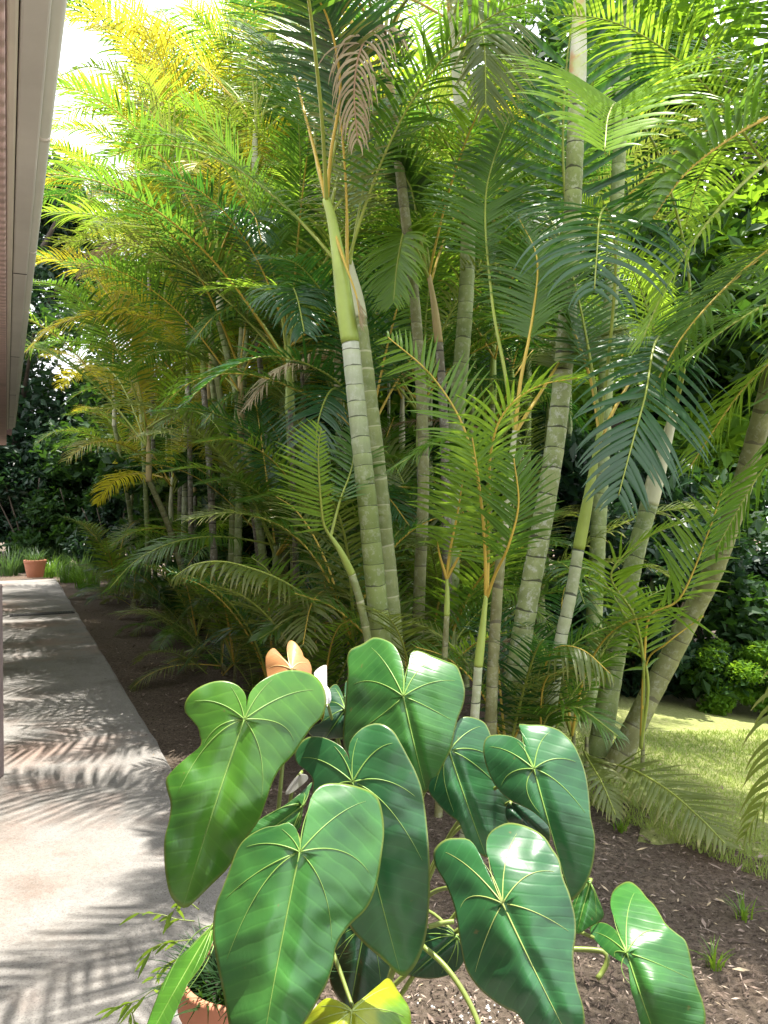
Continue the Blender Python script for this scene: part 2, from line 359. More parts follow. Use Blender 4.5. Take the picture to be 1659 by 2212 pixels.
AL(pB, A, (1120, 345), (1215, 742), [(1123, 335), (1127, 290), (1122, 240), (1110, 190), (1090, 145), (1060, 117), (1000, 100), (950, 128), (900, 152), (886, 190), (890, 240), (885, 300), (880, 370), (875, 440), (870, 510), (880, 570), (920, 625), (1000, 670), (1090, 705), (1160, 722), (1215, 742), (1252, 690), (1290, 620), (1318, 560), (1330, 500), (1345, 440), (1368, 380), (1375, 320), (1360, 260), (1340, 218), (1300, 200), (1240, 177), (1190, 157), (1155, 160), (1144, 200), (1150, 240), (1140, 290), (1128, 335)], 2.02, -.12, .04, .08, .10, 'a_mid', lab='topmost heart leaf of the plant')
AL(pB, A, (910, 700), (1110, 1503), [(907, 690), (902, 640), (893, 600), (870, 560), (820, 527), (770, 511), (720, 516), (682, 550), (668, 590), (682, 625), (720, 655), (745, 692), (745, 760), (765, 860), (800, 1000), (850, 1170), (900, 1300), (960, 1372), (1040, 1442), (1110, 1503), (1152, 1485), (1190, 1420), (1215, 1330), (1228, 1200), (1230, 1050), (1220, 900), (1200, 745), (1172, 660), (1142, 600), (1110, 540), (1075, 485), (1020, 457), (960, 470), (912, 512), (893, 560), (903, 640), (912, 690)], 1.80, -.14, .08, .13, .12, 'a_deep')
AL(pA, A, (690, 990), (520, 1900), [(693, 980), (686, 930), (678, 900), (664, 880), (640, 867), (600, 880), (540, 890), (470, 930), (430, 980), (400, 1060), (370, 1140), (340, 1220), (330, 1330), (345, 1440), (370, 1560), (385, 1640), (410, 1760), (455, 1850), (520, 1900), (590, 1850), (640, 1790), (695, 1720), (740, 1650), (772, 1590), (800, 1540), (828, 1460), (842, 1380), (892, 1300), (970, 1220), (1010, 1120), (1030, 1000), (1040, 900), (1027, 800), (1000, 750), (940, 722), (860, 706), (790, 710), (748, 745), (727, 800), (720, 870), (712, 920), (698, 980)], 1.55, -.20, -.03, .10, .13, 'a_mid', wave=.007, lab='largest heart leaf, nearest the viewer')
AL(pB, A, (1310, 570), (1465, 1012), [(1312, 562), (1316, 540), (1305, 535), (1285, 590), (1262, 650), (1230, 700), (1226, 740), (1262, 790), (1310, 838), (1350, 868), (1372, 920), (1400, 970), (1465, 1012), (1500, 980), (1545, 900), (1570, 800), (1550, 690), (1500, 560), (1465, 465), (1420, 436), (1370, 430), (1343, 455), (1328, 510), (1318, 560)], 1.98, -.10, -.03, .09, .10, 'a_deep')
AL(pB, B, (425, 820), (625, 1515), [(421, 808), (412, 765), (395, 720), (362, 680), (310, 650), (240, 640), (182, 650), (160, 690), (162, 760), (190, 850), (230, 920), (290, 978), (350, 1010), (410, 1040), (460, 1080), (500, 1122), (520, 1180), (540, 1250), (570, 1330), (592, 1420), (608, 1480), (625, 1515), (680, 1460), (720, 1380), (742, 1280), (746, 1180), (725, 1080), (715, 960), (702, 870), (680, 790), (640, 702), (600, 652), (550, 612), (470, 590), (400, 588), (345, 585), (355, 618), (385, 660), (407, 710), (422, 770), (428, 808)], 1.84, -.16, .05, .12, .12, 'a_deep')
AL(pB, B, (260, 1530), (640, 2300), [(256, 1515), (235, 1470), (200, 1400), (160, 1320), (120, 1235), (80, 1192), (20, 1185), (-40, 1192), (-85, 1225), (-105, 1265), (-95, 1330), (-60, 1390), (-30, 1450), (0, 1530), (18, 1610), (30, 1690), (45, 1780), (70, 1880), (130, 1970), (210, 2040), (280, 2085), (335, 2110), (380, 2170), (430, 2240), (520, 2300), (640, 2300), (690, 2190), (685, 2080), (655, 1980), (640, 1900), (632, 1800), (645, 1700), (642, 1600), (612, 1480), (577, 1390), (558, 1300), (520, 1240), (480, 1180), (420, 1138), (350, 1112), (290, 1105), (240, 1122), (200, 1150), (176, 1190), (175, 1260), (190, 1310), (212, 1380), (238, 1450), (263, 1515)], 1.58, -.19, .05, .10, .12, 'a_deep', wave=.007, lab='broad bluish green heart leaf at the front', vmat='vein_pale')
AL(pB, B, (915, 1790), (1090, 2300), [(912, 1778), (902, 1730), (870, 1685), (820, 1642), (770, 1630), (727, 1650), (722, 1685), (752, 1730), (800, 1780), (855, 1822), (905, 1850), (930, 1890), (935, 1980), (960, 2060), (980, 2140), (1010, 2230), (1090, 2300), (1220, 2280), (1310, 2230), (1330, 2130), (1312, 2040), (1282, 1960), (1262, 1880), (1242, 1780), (1220, 1722), (1180, 1690), (1122, 1640), (1092, 1590), (1060, 1540), (1020, 1500), (980, 1450), (930, 1415), (880, 1430), (840, 1470), (828, 1530), (842, 1590), (872, 1660), (905, 1730), (918, 1778)], 1.76, -.16, .06, .12, .10, 'a_mid', lab='low leaf hanging over the mulch')
AL(pA, A, (330, 1295), (60, 1770), [(332, 1290), (322, 1300), (240, 1380), (180, 1440), (130, 1520), (92, 1610), (62, 1690), (40, 1760), (60, 1785), (120, 1760), (155, 1700), (172, 1640), (210, 1560), (282, 1462), (335, 1350), (336, 1300)], 1.60, -.18, .45, .06, .02, 'a_bright', wave=.004, lab='narrow leaf seen almost edge-on over the pot rim')
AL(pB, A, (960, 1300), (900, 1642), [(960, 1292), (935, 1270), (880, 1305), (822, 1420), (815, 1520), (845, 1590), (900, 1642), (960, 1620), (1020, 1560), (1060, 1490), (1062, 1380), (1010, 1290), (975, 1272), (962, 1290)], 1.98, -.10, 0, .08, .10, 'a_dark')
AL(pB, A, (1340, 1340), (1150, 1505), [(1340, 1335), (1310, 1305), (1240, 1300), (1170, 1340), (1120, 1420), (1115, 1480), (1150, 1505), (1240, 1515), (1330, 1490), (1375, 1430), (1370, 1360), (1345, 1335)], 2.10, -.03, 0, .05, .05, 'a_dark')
AL(pA, A, (905, 1650), (890, 1960), [(905, 1642), (880, 1622), (830, 1600), (795, 1600), (750, 1640), (700, 1703), (690, 1790), (740, 1880), (890, 1960), (1060, 1900), (1140, 1800), (1152, 1703), (1143, 1635), (1100, 1570), (1060, 1515), (1020, 1540), (960, 1590), (920, 1620), (907, 1642)], 1.74, -.14, 0, .08, .08, 'a_var', lab='yellowing leaf near the soil', vmat='vein_pale')
AL(pA, Z, (535, 580), (480, 1150), [(530, 572), (480, 500), (430, 440), (390, 395), (350, 362), (305, 388), (268, 450), (264, 530), (280, 650), (300, 800), (370, 1020), (480, 1150), (620, 1000), (720, 800), (742, 640), (740, 560), (712, 492), (662, 452), (640, 392), (582, 312), (525, 282), (490, 330), (490, 420), (515, 510), (537, 570)], 2.05, -.12, 0, .05, .10, 'a_copper', wave=.004, lab='copper orange young leaf', vmat='vein_copper')
AL(pA, A, (700, 800), (430, 1005), [(703, 795), (742, 702), (692, 747), (622, 800), (545, 842), (482, 890), (450, 940), (430, 1005), (560, 1010), (680, 905), (706, 810)], 1.90, -.10, 0, .06, .08, 'a_mid')
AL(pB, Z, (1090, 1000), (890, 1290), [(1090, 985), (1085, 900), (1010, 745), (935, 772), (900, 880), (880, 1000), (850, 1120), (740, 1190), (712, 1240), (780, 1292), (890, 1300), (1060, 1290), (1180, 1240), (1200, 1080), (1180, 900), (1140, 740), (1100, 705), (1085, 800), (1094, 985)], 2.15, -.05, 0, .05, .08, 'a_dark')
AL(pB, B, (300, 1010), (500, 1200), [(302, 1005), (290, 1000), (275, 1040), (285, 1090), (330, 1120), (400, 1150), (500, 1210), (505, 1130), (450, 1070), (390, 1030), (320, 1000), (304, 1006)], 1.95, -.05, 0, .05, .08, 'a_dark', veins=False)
AL(pB, B, (720, 1420), (650, 1690), [(722, 1415), (700, 1405), (655, 1470), (628, 1535), (630, 1600), (650, 1690), (715, 1655), (790, 1605), (775, 1530), (745, 1465), (726, 1418)], 1.88, -.05, 0, .04, .06, 'a_mid')
# white spathes
AL(pB, Z, (905, 960), (895, 540), [(905, 968), (880, 940), (870, 850), (868, 760), (800, 670), (768, 622), (825, 562), (895, 540), (884, 620), (880, 720), (928, 790), (945, 890), (908, 968)], 2.08, .02, .1, .05, .05, 'a_white', veins=False, name='spathe', wave=.002, lab='white flower spathe')
AL(pA, A, (690, 670), (632, 750), [(690, 668), (665, 690), (640, 725), (632, 750), (655, 745), (690, 720), (722, 690), (720, 672), (695, 666)], 1.92, .02, 0, .02, .05, 'a_white', veins=False, name='spathe', wave=.002, lab='white flower spathe')
rp = random.Random(4)
for par, lf, s in LEAVES:
    cr = crownA if par is pA else crownB
    st = cr+Vector((rp.uniform(-.05, .05), rp.uniform(-.03, .06), 0))
    mid = st.lerp(s, .55)+Vector((0, .10, .12)); pl = resample([st, mid, s+Vector((0, .035, -.01)), s+Vector((0, .002, 0))], 26)
    mb = MB(); mb.tube(pl, [.0075-.0035*k/25 for k in range(26)], 8)
    link('petiole', mb.mesh('petiole', MAT['petiole'], origin=par.location), par)
for (conv, pl, d0, d1) in ((A, [(1200, 1380), (1280, 1450), (1350, 1540), (1410, 1650), (1450, 1760)], 1.9, 1.75), (B, [(520, 1765), (640, 1770), (740, 1775), (800, 1790), (810, 1840), (780, 1900), (760, 1925)], 1.95, 1.9), (A, [(1225, 1300), (1280, 1285), (1330, 1278)], 2.0, 2.0)):
    q = [px(*conv(p), d0+(d1-d0)*i/(len(pl)-1)) for i, p in enumerate(pl)]; q = resample(q, 20)
    mb = MB(); mb.tube(q, [.0065]*20, 8); link('petiole', mb.mesh('petiole', MAT['petiole'], origin=pB.location), pB)
mb = MB(); q = resample([crownB-Vector((0, 0, .14)), crownB, crownB+Vector((.02, .02, .1))], 10); mb.tube(q, [.03]*10, 10)
link('stem', mb.mesh('stem', MAT['bark'], origin=pB.location), pB)

# terracotta pot
def lathe(prof, cx, cy, mb=None, seg=56, mi=0):
    mb = mb or MB()
    mb.grid([[(cx+r*math.cos(2*math.pi*k/seg), cy+r*math.sin(2*math.pi*k/seg), z) for k in range(seg)] for r, z in prof], close=True, mi=mi); return mb
def make_pot(loc, r, h, label, taper=.72):
    o = empty('terracotta_pot', loc, label, 'flower pot', 'terracotta pots along the walk')
    rim = r*.055
    pr_ = [(.001, 0), (r*taper*.97, 0), (r*taper, .006), (r*(taper+(1-taper)*.84), h*.80), (r*.955, h*.81), (r*1.0, h*.825), (r*1.0, h*.985), (r*.985, h), (r*.90, h), (r*.885, h*.985), (r*.87, h*.86), (r*.86, h*.80)]
    link('body', lathe(pr_, 0, 0).mesh('pot_body', MAT['terracotta']), o)
    link('soil', lathe([(.0005, h*.88), (r*.4, h*.885), (r*.87, h*.865)], 0, 0).mesh('pot_soil', MAT['soil']), o)
    return o
make_pot((pot_c.x, pot_c.y, .044), .165, pot_top-.044, 'smooth terracotta pot at the foot of the picture, holding the anthurium')

# fern-like foliage in the pot, sprigs beside it
def blades(n, r0, h, seed, lean=.6, w=.006, mat='grassy', name='blades', spread=None, segs=4):
    rg = random.Random(seed); mb = MB()
    for i in range(n):
        a = rg.uniform(0, 2*math.pi); rr = r0*math.sqrt(rg.random()); b = Vector((rr*math.cos(a), rr*math.sin(a), 0))
        a2 = a+rg.uniform(-.9, .9); L = h*rg.uniform(.5, 1.1); ln = lean*rg.uniform(.3, 1.2); d = Vector((math.cos(a2), math.sin(a2), 0)); sd = Vector((-d.y, d.x, 0))
        rows = []
        for k in range(segs+1):
            t = k/segs; p = b+d*(ln*L*t*t)+Vector((0, 0, L*(t-.45*ln*t*t))); ww = w*(1-t**1.5)+.0004
            rows.append([p-sd*ww, p+sd*ww])
        mb.grid(rows, [[(0, k/segs), (1, k/segs)] for k in range(segs+1)])
    return mb.mesh(name, MAT[mat])
def sprig(pts, leaves, label_seed, mb, leafL=.05, w=.005):
    rg = random.Random(label_seed); q = resample(pts, 18); mb.tube(q, [.0016-.0010*k/17 for k in range(18)], 5, mi=0)
    for i in range(leaves):
        k = int(4+13*i/leaves); b = q[k]; t = (q[min(17, k+1)]-q[k-1]).normalized()
        d = (t+Vector((rg.uniform(-1, 1), rg.uniform(-.6, .6), rg.uniform(-.9, .5)))).normalized(); s = d.cross(Vector((0, 1, .3))).normalized(); L = leafL*rg.uniform(.5, 1.2)
        rows = []
        for j in range(5):
            u = j/4; ww = w*math.sin(math.pi*min(1, u*.9+.08))+.0003; p = b+d*L*u+Vector((0, 0, -.25*L*u*u)); rows.append([p-s*ww, p+s*ww])
        mb.grid(rows, mi=1)
fern = empty('pot_fern', (pot_c.x-.02, pot_c.y+.02, pot_top-.06), 'tuft of dark fine foliage filling the near terracotta pot', 'plant')
link('foliage', blades(420, .135, .13, 3, 1.1, .004, 'tree', 'fern_foliage'), fern)
mb = MB()
for i, pl in enumerate(([(400, 2080), (360, 2120), (315, 2150), (282, 2190), (275, 2240)], [(410, 2050), (380, 2075), (350, 2090), (325, 2120)], [(420, 1990), (380, 1985), (345, 1975), (285, 1972)], [(415, 2030), (370, 2035), (335, 2045), (310, 2080)], [(300, 2160), (270, 2170), (240, 2178)], [(285, 2185), (292, 2215), (300, 2260)], [(430, 1965), (400, 1945), (380, 1960), (365, 1990)])):
    sprig([px(x, y, 1.95-.012*i) for x, y in pl], 7, i+5, mb, .045, .0042)
sp0 = px(400, 2080, 1.95)
so = empty('bamboo_sprig', sp0, 'wiry pale sprig with small narrow leaves, left of the near pot', 'plant')
mb2 = mb.mesh('sprig_shoots', [MAT['petiole'], MAT['frond_bright']], origin=sp0); link('shoots', mb2, so)

# ------------------------------------------------------------------ palm fronds
def frond_meshes(pts, p0=.22, n=56, Lmax=.42, W=.0105, side=None, fwd=.75, lift=.30, droop=.30, seed=0, lr=(1.0, 1.0), mat='frond', rmat='rachis', r0=.010, curl=0.0, origin=None, segs=5, jit=.09):
    """pinnate frond along a rachis curve: leaflets with a V fold and gravity droop, in one mesh; rachis in another"""
    rg = random.Random(seed); K = 60; q = resample(pts, K)
    tot = sum((q[i+1]-q[i]).length for i in range(K-1))
    lb = MB(); up = Vector((0, 0, 1)); pv = None
    Bs = []
    for i in range(K):
        t = (q[min(i+1, K-1)]-q[max(i-1, 0)]).normalized()
        if side is not None: b = side-t*side.dot(t)
        else:
            b = t.cross(up)
            if b.length < .25 and pv is not None: b = pv-t*pv.dot(t)
        if b.length < 1e-4: b = pv or t.orthogonal()
        b = b.normalized()
        if pv is not None and b.dot(pv) < 0: b = -b
        pv = b; Bs.append((t, b, b.cross(t)))
    if side is not None and Bs[int(K*.62)][2].z < -.2: Bs = [(t, -b, -nn) for t, b, nn in Bs]; lr = (lr[1], lr[0])
    for sg in (-1, 1):
        for i in range(n):
            s = p0+(1-p0)*(i+rg.uniform(-.25, .25)*.6)/(n-1); s = min(.998, max(p0, s)); x = s*(K-1); k = min(K-2, int(x)); w = x-k
            p = q[k].lerp(q[k+1], w); t, b, nn = Bs[k]
            g = (s-p0)/(1-p0)
            prof = (.50+1.0*g)/.75 if g < .25 else (1.0 if g < .5 else 1-.72*((g-.5)/.5)**1.6); prof = min(1, prof)
            L = Lmax*prof*rg.uniform(.90, 1.05)*lr[0 if sg < 0 else 1]
            if L < .03 or (jit > .06 and rg.random() < .04): continue
            if rg.random() < .06: L *= rg.uniform(.45, .8)
            f = fwd*(.55+.9*g)+rg.gauss(0, jit)
            d = (t*f+b*sg+nn*(lift+rg.gauss(0, jit))).normalized()
            wd = (t-d*t.dot(d)); wd = wd.normalized() if wd.length > 1e-4 else nn
            dn = wd.cross(d)*(1 if sg > 0 else -1)
            dr = droop*rg.uniform(.7, 1.3); rows = []; ww = W*(.7+.3*prof)*rg.uniform(.85, 1.1)
            c = p.copy(); dd = d.copy(); st = L/segs
            for j in range(segs+1):
                u = j/segs; wj = ww*(.55+.45*min(1, u/.2))*(1-u**2.2)+.0006
                wv = (wd-dd*wd.dot(dd)).normalized()
                fold = dn*(.35*wj)
                rows.append([c-wv*wj+fold, c.copy(), c+wv*wj+fold])
                dd = (dd+Vector((0, 0, -dr*2.0/segs*(.4+1.2*u)))+t*curl/segs).normalized(); c = c+dd*st
            lb.grid(rows, [[(0, j/segs), (.5, j/segs), (1, j/segs)] for j in range(segs+1)])
    rb = MB(); rb.tube(q, [r0*(1-.82*(i/(K-1)))+.0012 for i in range(K)], 6)
    return lb.mesh('frond_leaflets', MAT[mat], origin=origin), rb.mesh('frond_rachis', MAT[rmat], origin=origin)
def arch(L, elev, sag, n=7):
    """rachis leaving the crown at an elevation and bending over under its weight, along +X"""
    pts = []; p = Vector((0, 0, 0)); a = R(elev)
    for i in range(n):
        pts.append(p.copy()); p = p+Vector((math.cos(a), 0, math.sin(a)))*(L/(n-1)); a -= R(sag)/(n-1)*(1.6*i/(n-1)+.3)
    return pts
GEN = {}
def gen(kind, mat, rmat):
    k = (kind, mat, rmat)
    if k not in GEN:
        if (kind, 0) not in GEN:
            spec = {'up': (1.9, 80, 60, .40, .25), 'mid': (2.0, 62, 100, .43, .32), 'low': (1.9, 38, 105, .42, .40), 'hang': (1.7, 12, 85, .38, .55), 'wide': (2.2, 50, 80, .48, .36), 'shoot': (1.2, 72, 75, .30, .28), 'deadhang': (1.4, -5, 110, .34, .9)}[kind]
            GEN[(kind, 0)] = spec
        L, e, s, lm, dr = GEN[(kind, 0)]
        GEN[k] = frond_meshes(arch(L, e, s), .22 if kind != 'shoot' else .2, 54 if kind != 'shoot' else 36, lm, .0100 if kind != 'shoot' else .0085, fwd=.7, lift=.28, droop=dr, seed=hash(kind) % 1000 if False else sum(map(ord, kind)), mat=mat, rmat=rmat, segs=4)
    return GEN[k]
def add_frond(parent, kind, mat, rmat, loc, yaw, tilt=0, scale=1.0, subs=True, name='frond'):
    lm, rm = gen(kind, mat, rmat)
    o = link(name, lm, parent, loc, (tilt, 0, yaw)); o.scale = (scale,)*3
    r = link('rachis', rm, o)
    return o

def trunk_mesh(pts, r0, r1, spacing, mat, sides=12, origin=None, bulge=.05, step=.022):
    L = sum((pts[i+1]-pts[i]).length for i in range(len(pts)-1)); n = max(8, int(L/step)); q = resample(pts, n)
    rad = []
    for i in range(n):
        s = L*i/(n-1); f = (s/spacing) % 1.0
        rad.append((r0+(r1-r0)*i/(n-1))*(1+bulge*(f**3)-.02*(f < .08))*(1+.25*math.exp(-s/.12)))
    mb = MB(); mb.tube(q, rad, sides); return mb.mesh('palm_trunk', MAT[mat], origin=origin)
def shaft_mesh(pts, r0, r1, mat, origin=None):
    q = resample(pts, 26); mb = MB(); mb.tube(q, [(r0*(1+.16*math.sin(math.pi*min(1, i/25*1.3))))*(1-i/25)+r1*i/25 for i in range(26)], 12); return mb.mesh('crownshaft', MAT[mat], origin=origin)

SIDEX = Vector((1, 0, 0))
def palm(label, trunk, wpx, tmat, spacing, shaft=None, smat='shaft', fronds=(), generic=(), base=True, group='areca palm canes of the hedge', flare=1.15):
    """one cane: trunk > crownshaft > fronds. trunk / shaft given as [(x, y, d)]; fronds are curves of their own, generic ones rise from the crown"""
    pts = [px(*p) for p in trunk]
    if base:     # carry the cane down to the ground
        a, b = pts[0], pts[1]; t = (a-b); t.z = min(t.z, -.05); z = terr(a.x, a.y); k = max(.02, (a.z-z+.03)/-t.z); f = a+t*k*.9; f.z = terr(f.x, f.y)-.03; pts.insert(0, f)
    loc = pts[0].copy(); loc.z = terr(loc.x, loc.y)
    o = empty('areca_palm', loc, label, 'palm', group)
    d = sum(p[2] for p in trunk)/len(trunk); r = wpx/F*d/2*.93
    top = pts[-1]
    link('trunk', trunk_mesh(pts, r*flare, r*.86, spacing, tmat, origin=loc), o)
    if shaft:
        sp = [pts[-1]]+[px(*p) for p in shaft]
        link('crownshaft', shaft_mesh(sp, r*.92, r*.42, smat, loc), o); top = sp[-1]
    rg = random.Random(len(label)*7+int(wpx*3))
    for i, f in enumerate(fronds):
        kw = dict(f[1]) if len(f) > 1 else {}
        fp = [px(*p) for p in f[0]]
        lm, rm = frond_meshes(fp, seed=i+len(label), origin=loc, **kw)
        fo = link('frond', lm, o); link('rachis', rm, fo)
        if kw.get('mat') == 'dead': fo['label'] = 'dead brown frond'
    for (kind, mat, rmat, yaw, tilt, sc) in generic:
        add_frond(o, kind, mat, rmat, top-loc+Vector((rg.uniform(-.02, .02), rg.uniform(-.02, .02), -rg.uniform(0, .12))), R(yaw), R(tilt), sc)
    return o
G = lambda kinds, mats, y0, n, sc=1.0, seed=0: [(kinds[i % len(kinds)], mats[i % len(mats)], ('rachis', 'rachis_orange')[(i+seed) % 2], y0+i*360/n+random.Random(seed*31+i).uniform(-22, 22), random.Random(seed*17+i).uniform(-8, 8), sc*random.Random(seed+i).uniform(.85, 1.12)) for i in range(n)]

# ---- the canes one can tell apart at the near end
palm('thick cane with a whitish band under its green crownshaft, before an olive twin',
     [(826, 1500, 4.25), (822, 1380, 4.25), (800, 1150, 4.25), (782, 980, 4.25), (768, 850, 4.25), (757, 740, 4.25)], 47, 't_banded', .098,
     [(745, 660, 4.25), (733, 570, 4.25), (718, 480, 4.27), (705, 430, 4.28)], 'shaft',
     [([(708, 450, 4.28), (690, 370, 4.3), (665, 270, 4.45), (620, 130, 4.75), (540, 70, 5.1)], dict(mat='frond', rmat='rachis_orange', p0=.3, Lmax=.45)),
      ([(706, 440, 4.28), (715, 330, 4.2), (735, 180, 4.1), (700, 20, 3.9), (620, -60, 3.6)], dict(mat='frond_deep', rmat='rachis_orange', p0=.35, Lmax=.48)),
      ([(706, 440, 4.28), (690, 200, 3.9), (640, -150, 3.3), (520, -400, 2.6), (380, -350, 2.2)], dict(mat='frond', rmat='rachis', p0=.35, Lmax=.42)),  # added frond, mostly out of view overhead, to shade the near walk
      ([(712, 470, 4.28), (742, 560, 4.2), (770, 640, 4.18), (778, 700, 4.2)], dict(mat='dead', rmat='rachis_orange', p0=.8, Lmax=.12, n=8)),
      ([(706, 440, 4.28), (682, 330, 4.5), (680, 200, 4.9), (670, 90, 5.3), (630, 40, 5.7)], dict(mat='frond', rmat='rachis', p0=.3, Lmax=.45))],
     [('mid', 'frond', 'rachis', 70, 0, 1.0), ('up', 'frond_deep', 'rachis', 20, 5, .95), ('wide', 'frond', 'rachis', 45, 0, .9)])
palm('olive green thick cane with pale ring lines, pressed behind the white-banded cane',
     [(856, 1500, 4.42), (848, 1380, 4.42), (832, 1200, 4.42), (812, 1000, 4.42), (792, 830, 4.42), (774, 690, 4.42)], 46, 't_green', .118,
     [(764, 620, 4.45), (752, 560, 4.45)], 'shaft_pale', [], G(['up', 'mid', 'wide'], ['frond', 'frond_olive'], 20, 5, .9, 8))
palm('tall pale green cane with dark rings, standing upright behind the young bright palm',
     [(972, 1300, 5.3), (980, 1000, 5.3), (990, 850, 5.3), (1003, 700, 5.3), (1010, 560, 5.3), (1010, 400, 5.3), (998, 240, 5.3)], 37, 't_grey', .15,
     [(985, 120, 5.35), (972, 20, 5.4)], 'shaft_pale',
     [([(1010, 420, 5.25), (960, 300, 5.0), (900, 190, 4.8), (850, 110, 4.6), (800, 60, 4.5)], dict(mat='frond', rmat='rachis', p0=.75, Lmax=.25, n=14))],
     G(['mid', 'wide', 'low', 'up'], ['frond_deep', 'frond', 'frond_olive'], 40, 7, 1.05, 5))
palm('tallest lichen-spotted cane with notched dark rings and a pale mottled crownshaft',
     [(1104, 1560, 4.35), (1116, 1450, 4.35), (1142, 1290, 4.35), (1168, 1150, 4.35), (1196, 980, 4.35), (1214, 830, 4.35), (1226, 680, 4.35), (1233, 540, 4.35), (1240, 380, 4.35), (1246, 210, 4.35)], 45, 't_lichen', .128,
     [(1250, 100, 4.35), (1252, 0, 4.35), (1252, -120, 4.35)], 'shaft_mottled',
     [([(1228, 520, 5.0), (1216, 330, 4.9), (1225, 130, 4.75), (1262, -120, 4.5)], dict(mat='frond_deep', rmat='rachis', p0=.05, Lmax=.80, W=.021, side=SIDEX, n=26, fwd=.75, droop=.12, lift=.1))],
     G(['mid', 'up', 'wide', 'low'], ['frond_deep', 'frond', 'frond_bright'], 10, 7, 1.05, 2))
palm('slim cane with yellow-green crownshaft over a white ringed stretch, right of the lichen-spotted cane',
     [(1196, 1480, 4.15), (1212, 1380, 4.15), (1232, 1290, 4.15), (1250, 1185, 4.15)], 31, 't_white', .10,
     [(1268, 1090, 4.12), (1284, 1000, 4.1), (1296, 930, 4.08)], 'shaft',
     [([(1296, 940, 4.08), (1318, 740, 4.0), (1330, 560, 3.8), (1312, 455, 3.6), (1296, 470, 3.45), (1290, 540, 3.35), (1284, 625, 3.32)], dict(mat='frond_deep', rmat='rachis', p0=.58, n=20, Lmax=.54, W=.0115, side=SIDEX, fwd=.35, lift=.35, droop=.62, segs=8)),
      ([(1296, 940, 4.08), (1270, 800, 4.2), (1200, 640, 4.3), (1120, 580, 4.4)], dict(mat='frond', rmat='rachis_orange', p0=.4, Lmax=.36)),
      ([(1292, 960, 4.08), (1340, 860, 4.2), (1410, 760, 4.4), (1500, 700, 4.6)], dict(mat='frond_bright', rmat='rachis_orange', p0=.45, Lmax=.36))],
     G(['up'], ['frond'], 100, 1, .8, 6))
palm('stout blurred grey cane leaning right behind the drooping bluish frond',
     [(1318, 1480, 4.9), (1345, 1330, 4.9), (1372, 1200, 4.9), (1402, 1090, 4.9)], 46, 't_grey', .14,
     [(1420, 1020, 4.9), (1440, 950, 4.9), (1456, 890, 4.9)], 'shaft_pale',
     [([(1456, 900, 4.85), (1478, 790, 4.55), (1462, 735, 4.2), (1418, 735, 3.9), (1395, 850, 3.65), (1368, 950, 3.55), (1336, 1070, 3.5)], dict(mat='frond_deep', rmat='rachis', p0=.42, n=34, Lmax=.47, W=.015, side=SIDEX, fwd=.75, lift=.1, droop=.36, segs=7)),
      ([(1456, 900, 4.85), (1490, 620, 4.85), (1425, 340, 4.45), (1345, 232, 3.85), (1316, 245, 3.50), (1306, 325, 3.22)], dict(mat='frond_lime', rmat='rachis', p0=.66, n=30, Lmax=.62, W=.020, side=SIDEX, fwd=.15, lift=.70, droop=.40, segs=8, jit=.05))],
     [('mid', 'frond', 'rachis', 120, 0, .8), ('up', 'frond_bright', 'rachis', 200, 0, .8), ('wide', 'frond', 'rachis', 160, 0, .75)])
palm('thick bare cane leaning out to the right over the sunny lawn',
     [(1352, 1610, 4.75), (1400, 1510, 4.75), (1452, 1410, 4.75), (1502, 1310, 4.68), (1545, 1220, 4.6), (1590, 1090, 4.5), (1640, 920, 4.35), (1690, 720, 4.2)], 47, 't_olive', .16,
     [(1715, 600, 4.12), (1735, 480, 4.05)], 'shaft',
     [([(1735, 500, 4.05), (1690, 520, 4.0), (1590, 600, 3.9), (1480, 720, 3.8), (1400, 860, 3.75)], dict(mat='frond', rmat='rachis_orange', p0=.2, Lmax=.42))],
     [('mid', 'frond', 'rachis', 250, 0, .9), ('wide', 'frond_bright', 'rachis', 200, 0, .8), ('up', 'frond', 'rachis', 300, 0, .9)])
yg = dict(mat='frond_bright', rmat='rachis_orange', r0=.008)
palm('young palm with a slender yellow-green cane and orange leaf stalks, nearest in the hedge',
     [(1018, 1640, 3.62), (1026, 1540, 3.62), (1033, 1440, 3.62)], 23, 't_white', .09,
     [(1042, 1360, 3.62), (1050, 1285, 3.62)], 'shaft',
     [([(1050, 1290, 3.62), (1044, 1120, 3.62), (1008, 940, 3.68), (935, 815, 3.75), (838, 728, 3.8)], dict(p0=.40, n=28, Lmax=.27, W=.0085, lift=.5, droop=.15, side=Vector((.6, -.2, -.8)), **yg)),
      ([(1050, 1290, 3.62), (1047, 1180, 3.58), (1036, 1050, 3.5), (1020, 945, 3.45)], dict(p0=.22, n=22, Lmax=.27, W=.0085, side=SIDEX, fwd=.6, droop=.12, lift=.1, **yg)),
      ([(1052, 1285, 3.62), (1056, 1130, 3.6), (1060, 980, 3.52), (1090, 890, 3.45), (1160, 835, 3.4), (1255, 815, 3.36)], dict(p0=.42, n=30, Lmax=.26, W=.0085, droop=.3, **yg)),
      ([(1052, 1290, 3.62), (1070, 1240, 3.55), (1098, 1180, 3.45), (1120, 1090, 3.4), (1110, 990, 3.35)], dict(p0=.35, n=24, Lmax=.25, W=.008, side=Vector((1, .2, 0)), droop=.15, mat='frond', rmat='rachis_orange', r0=.007))])
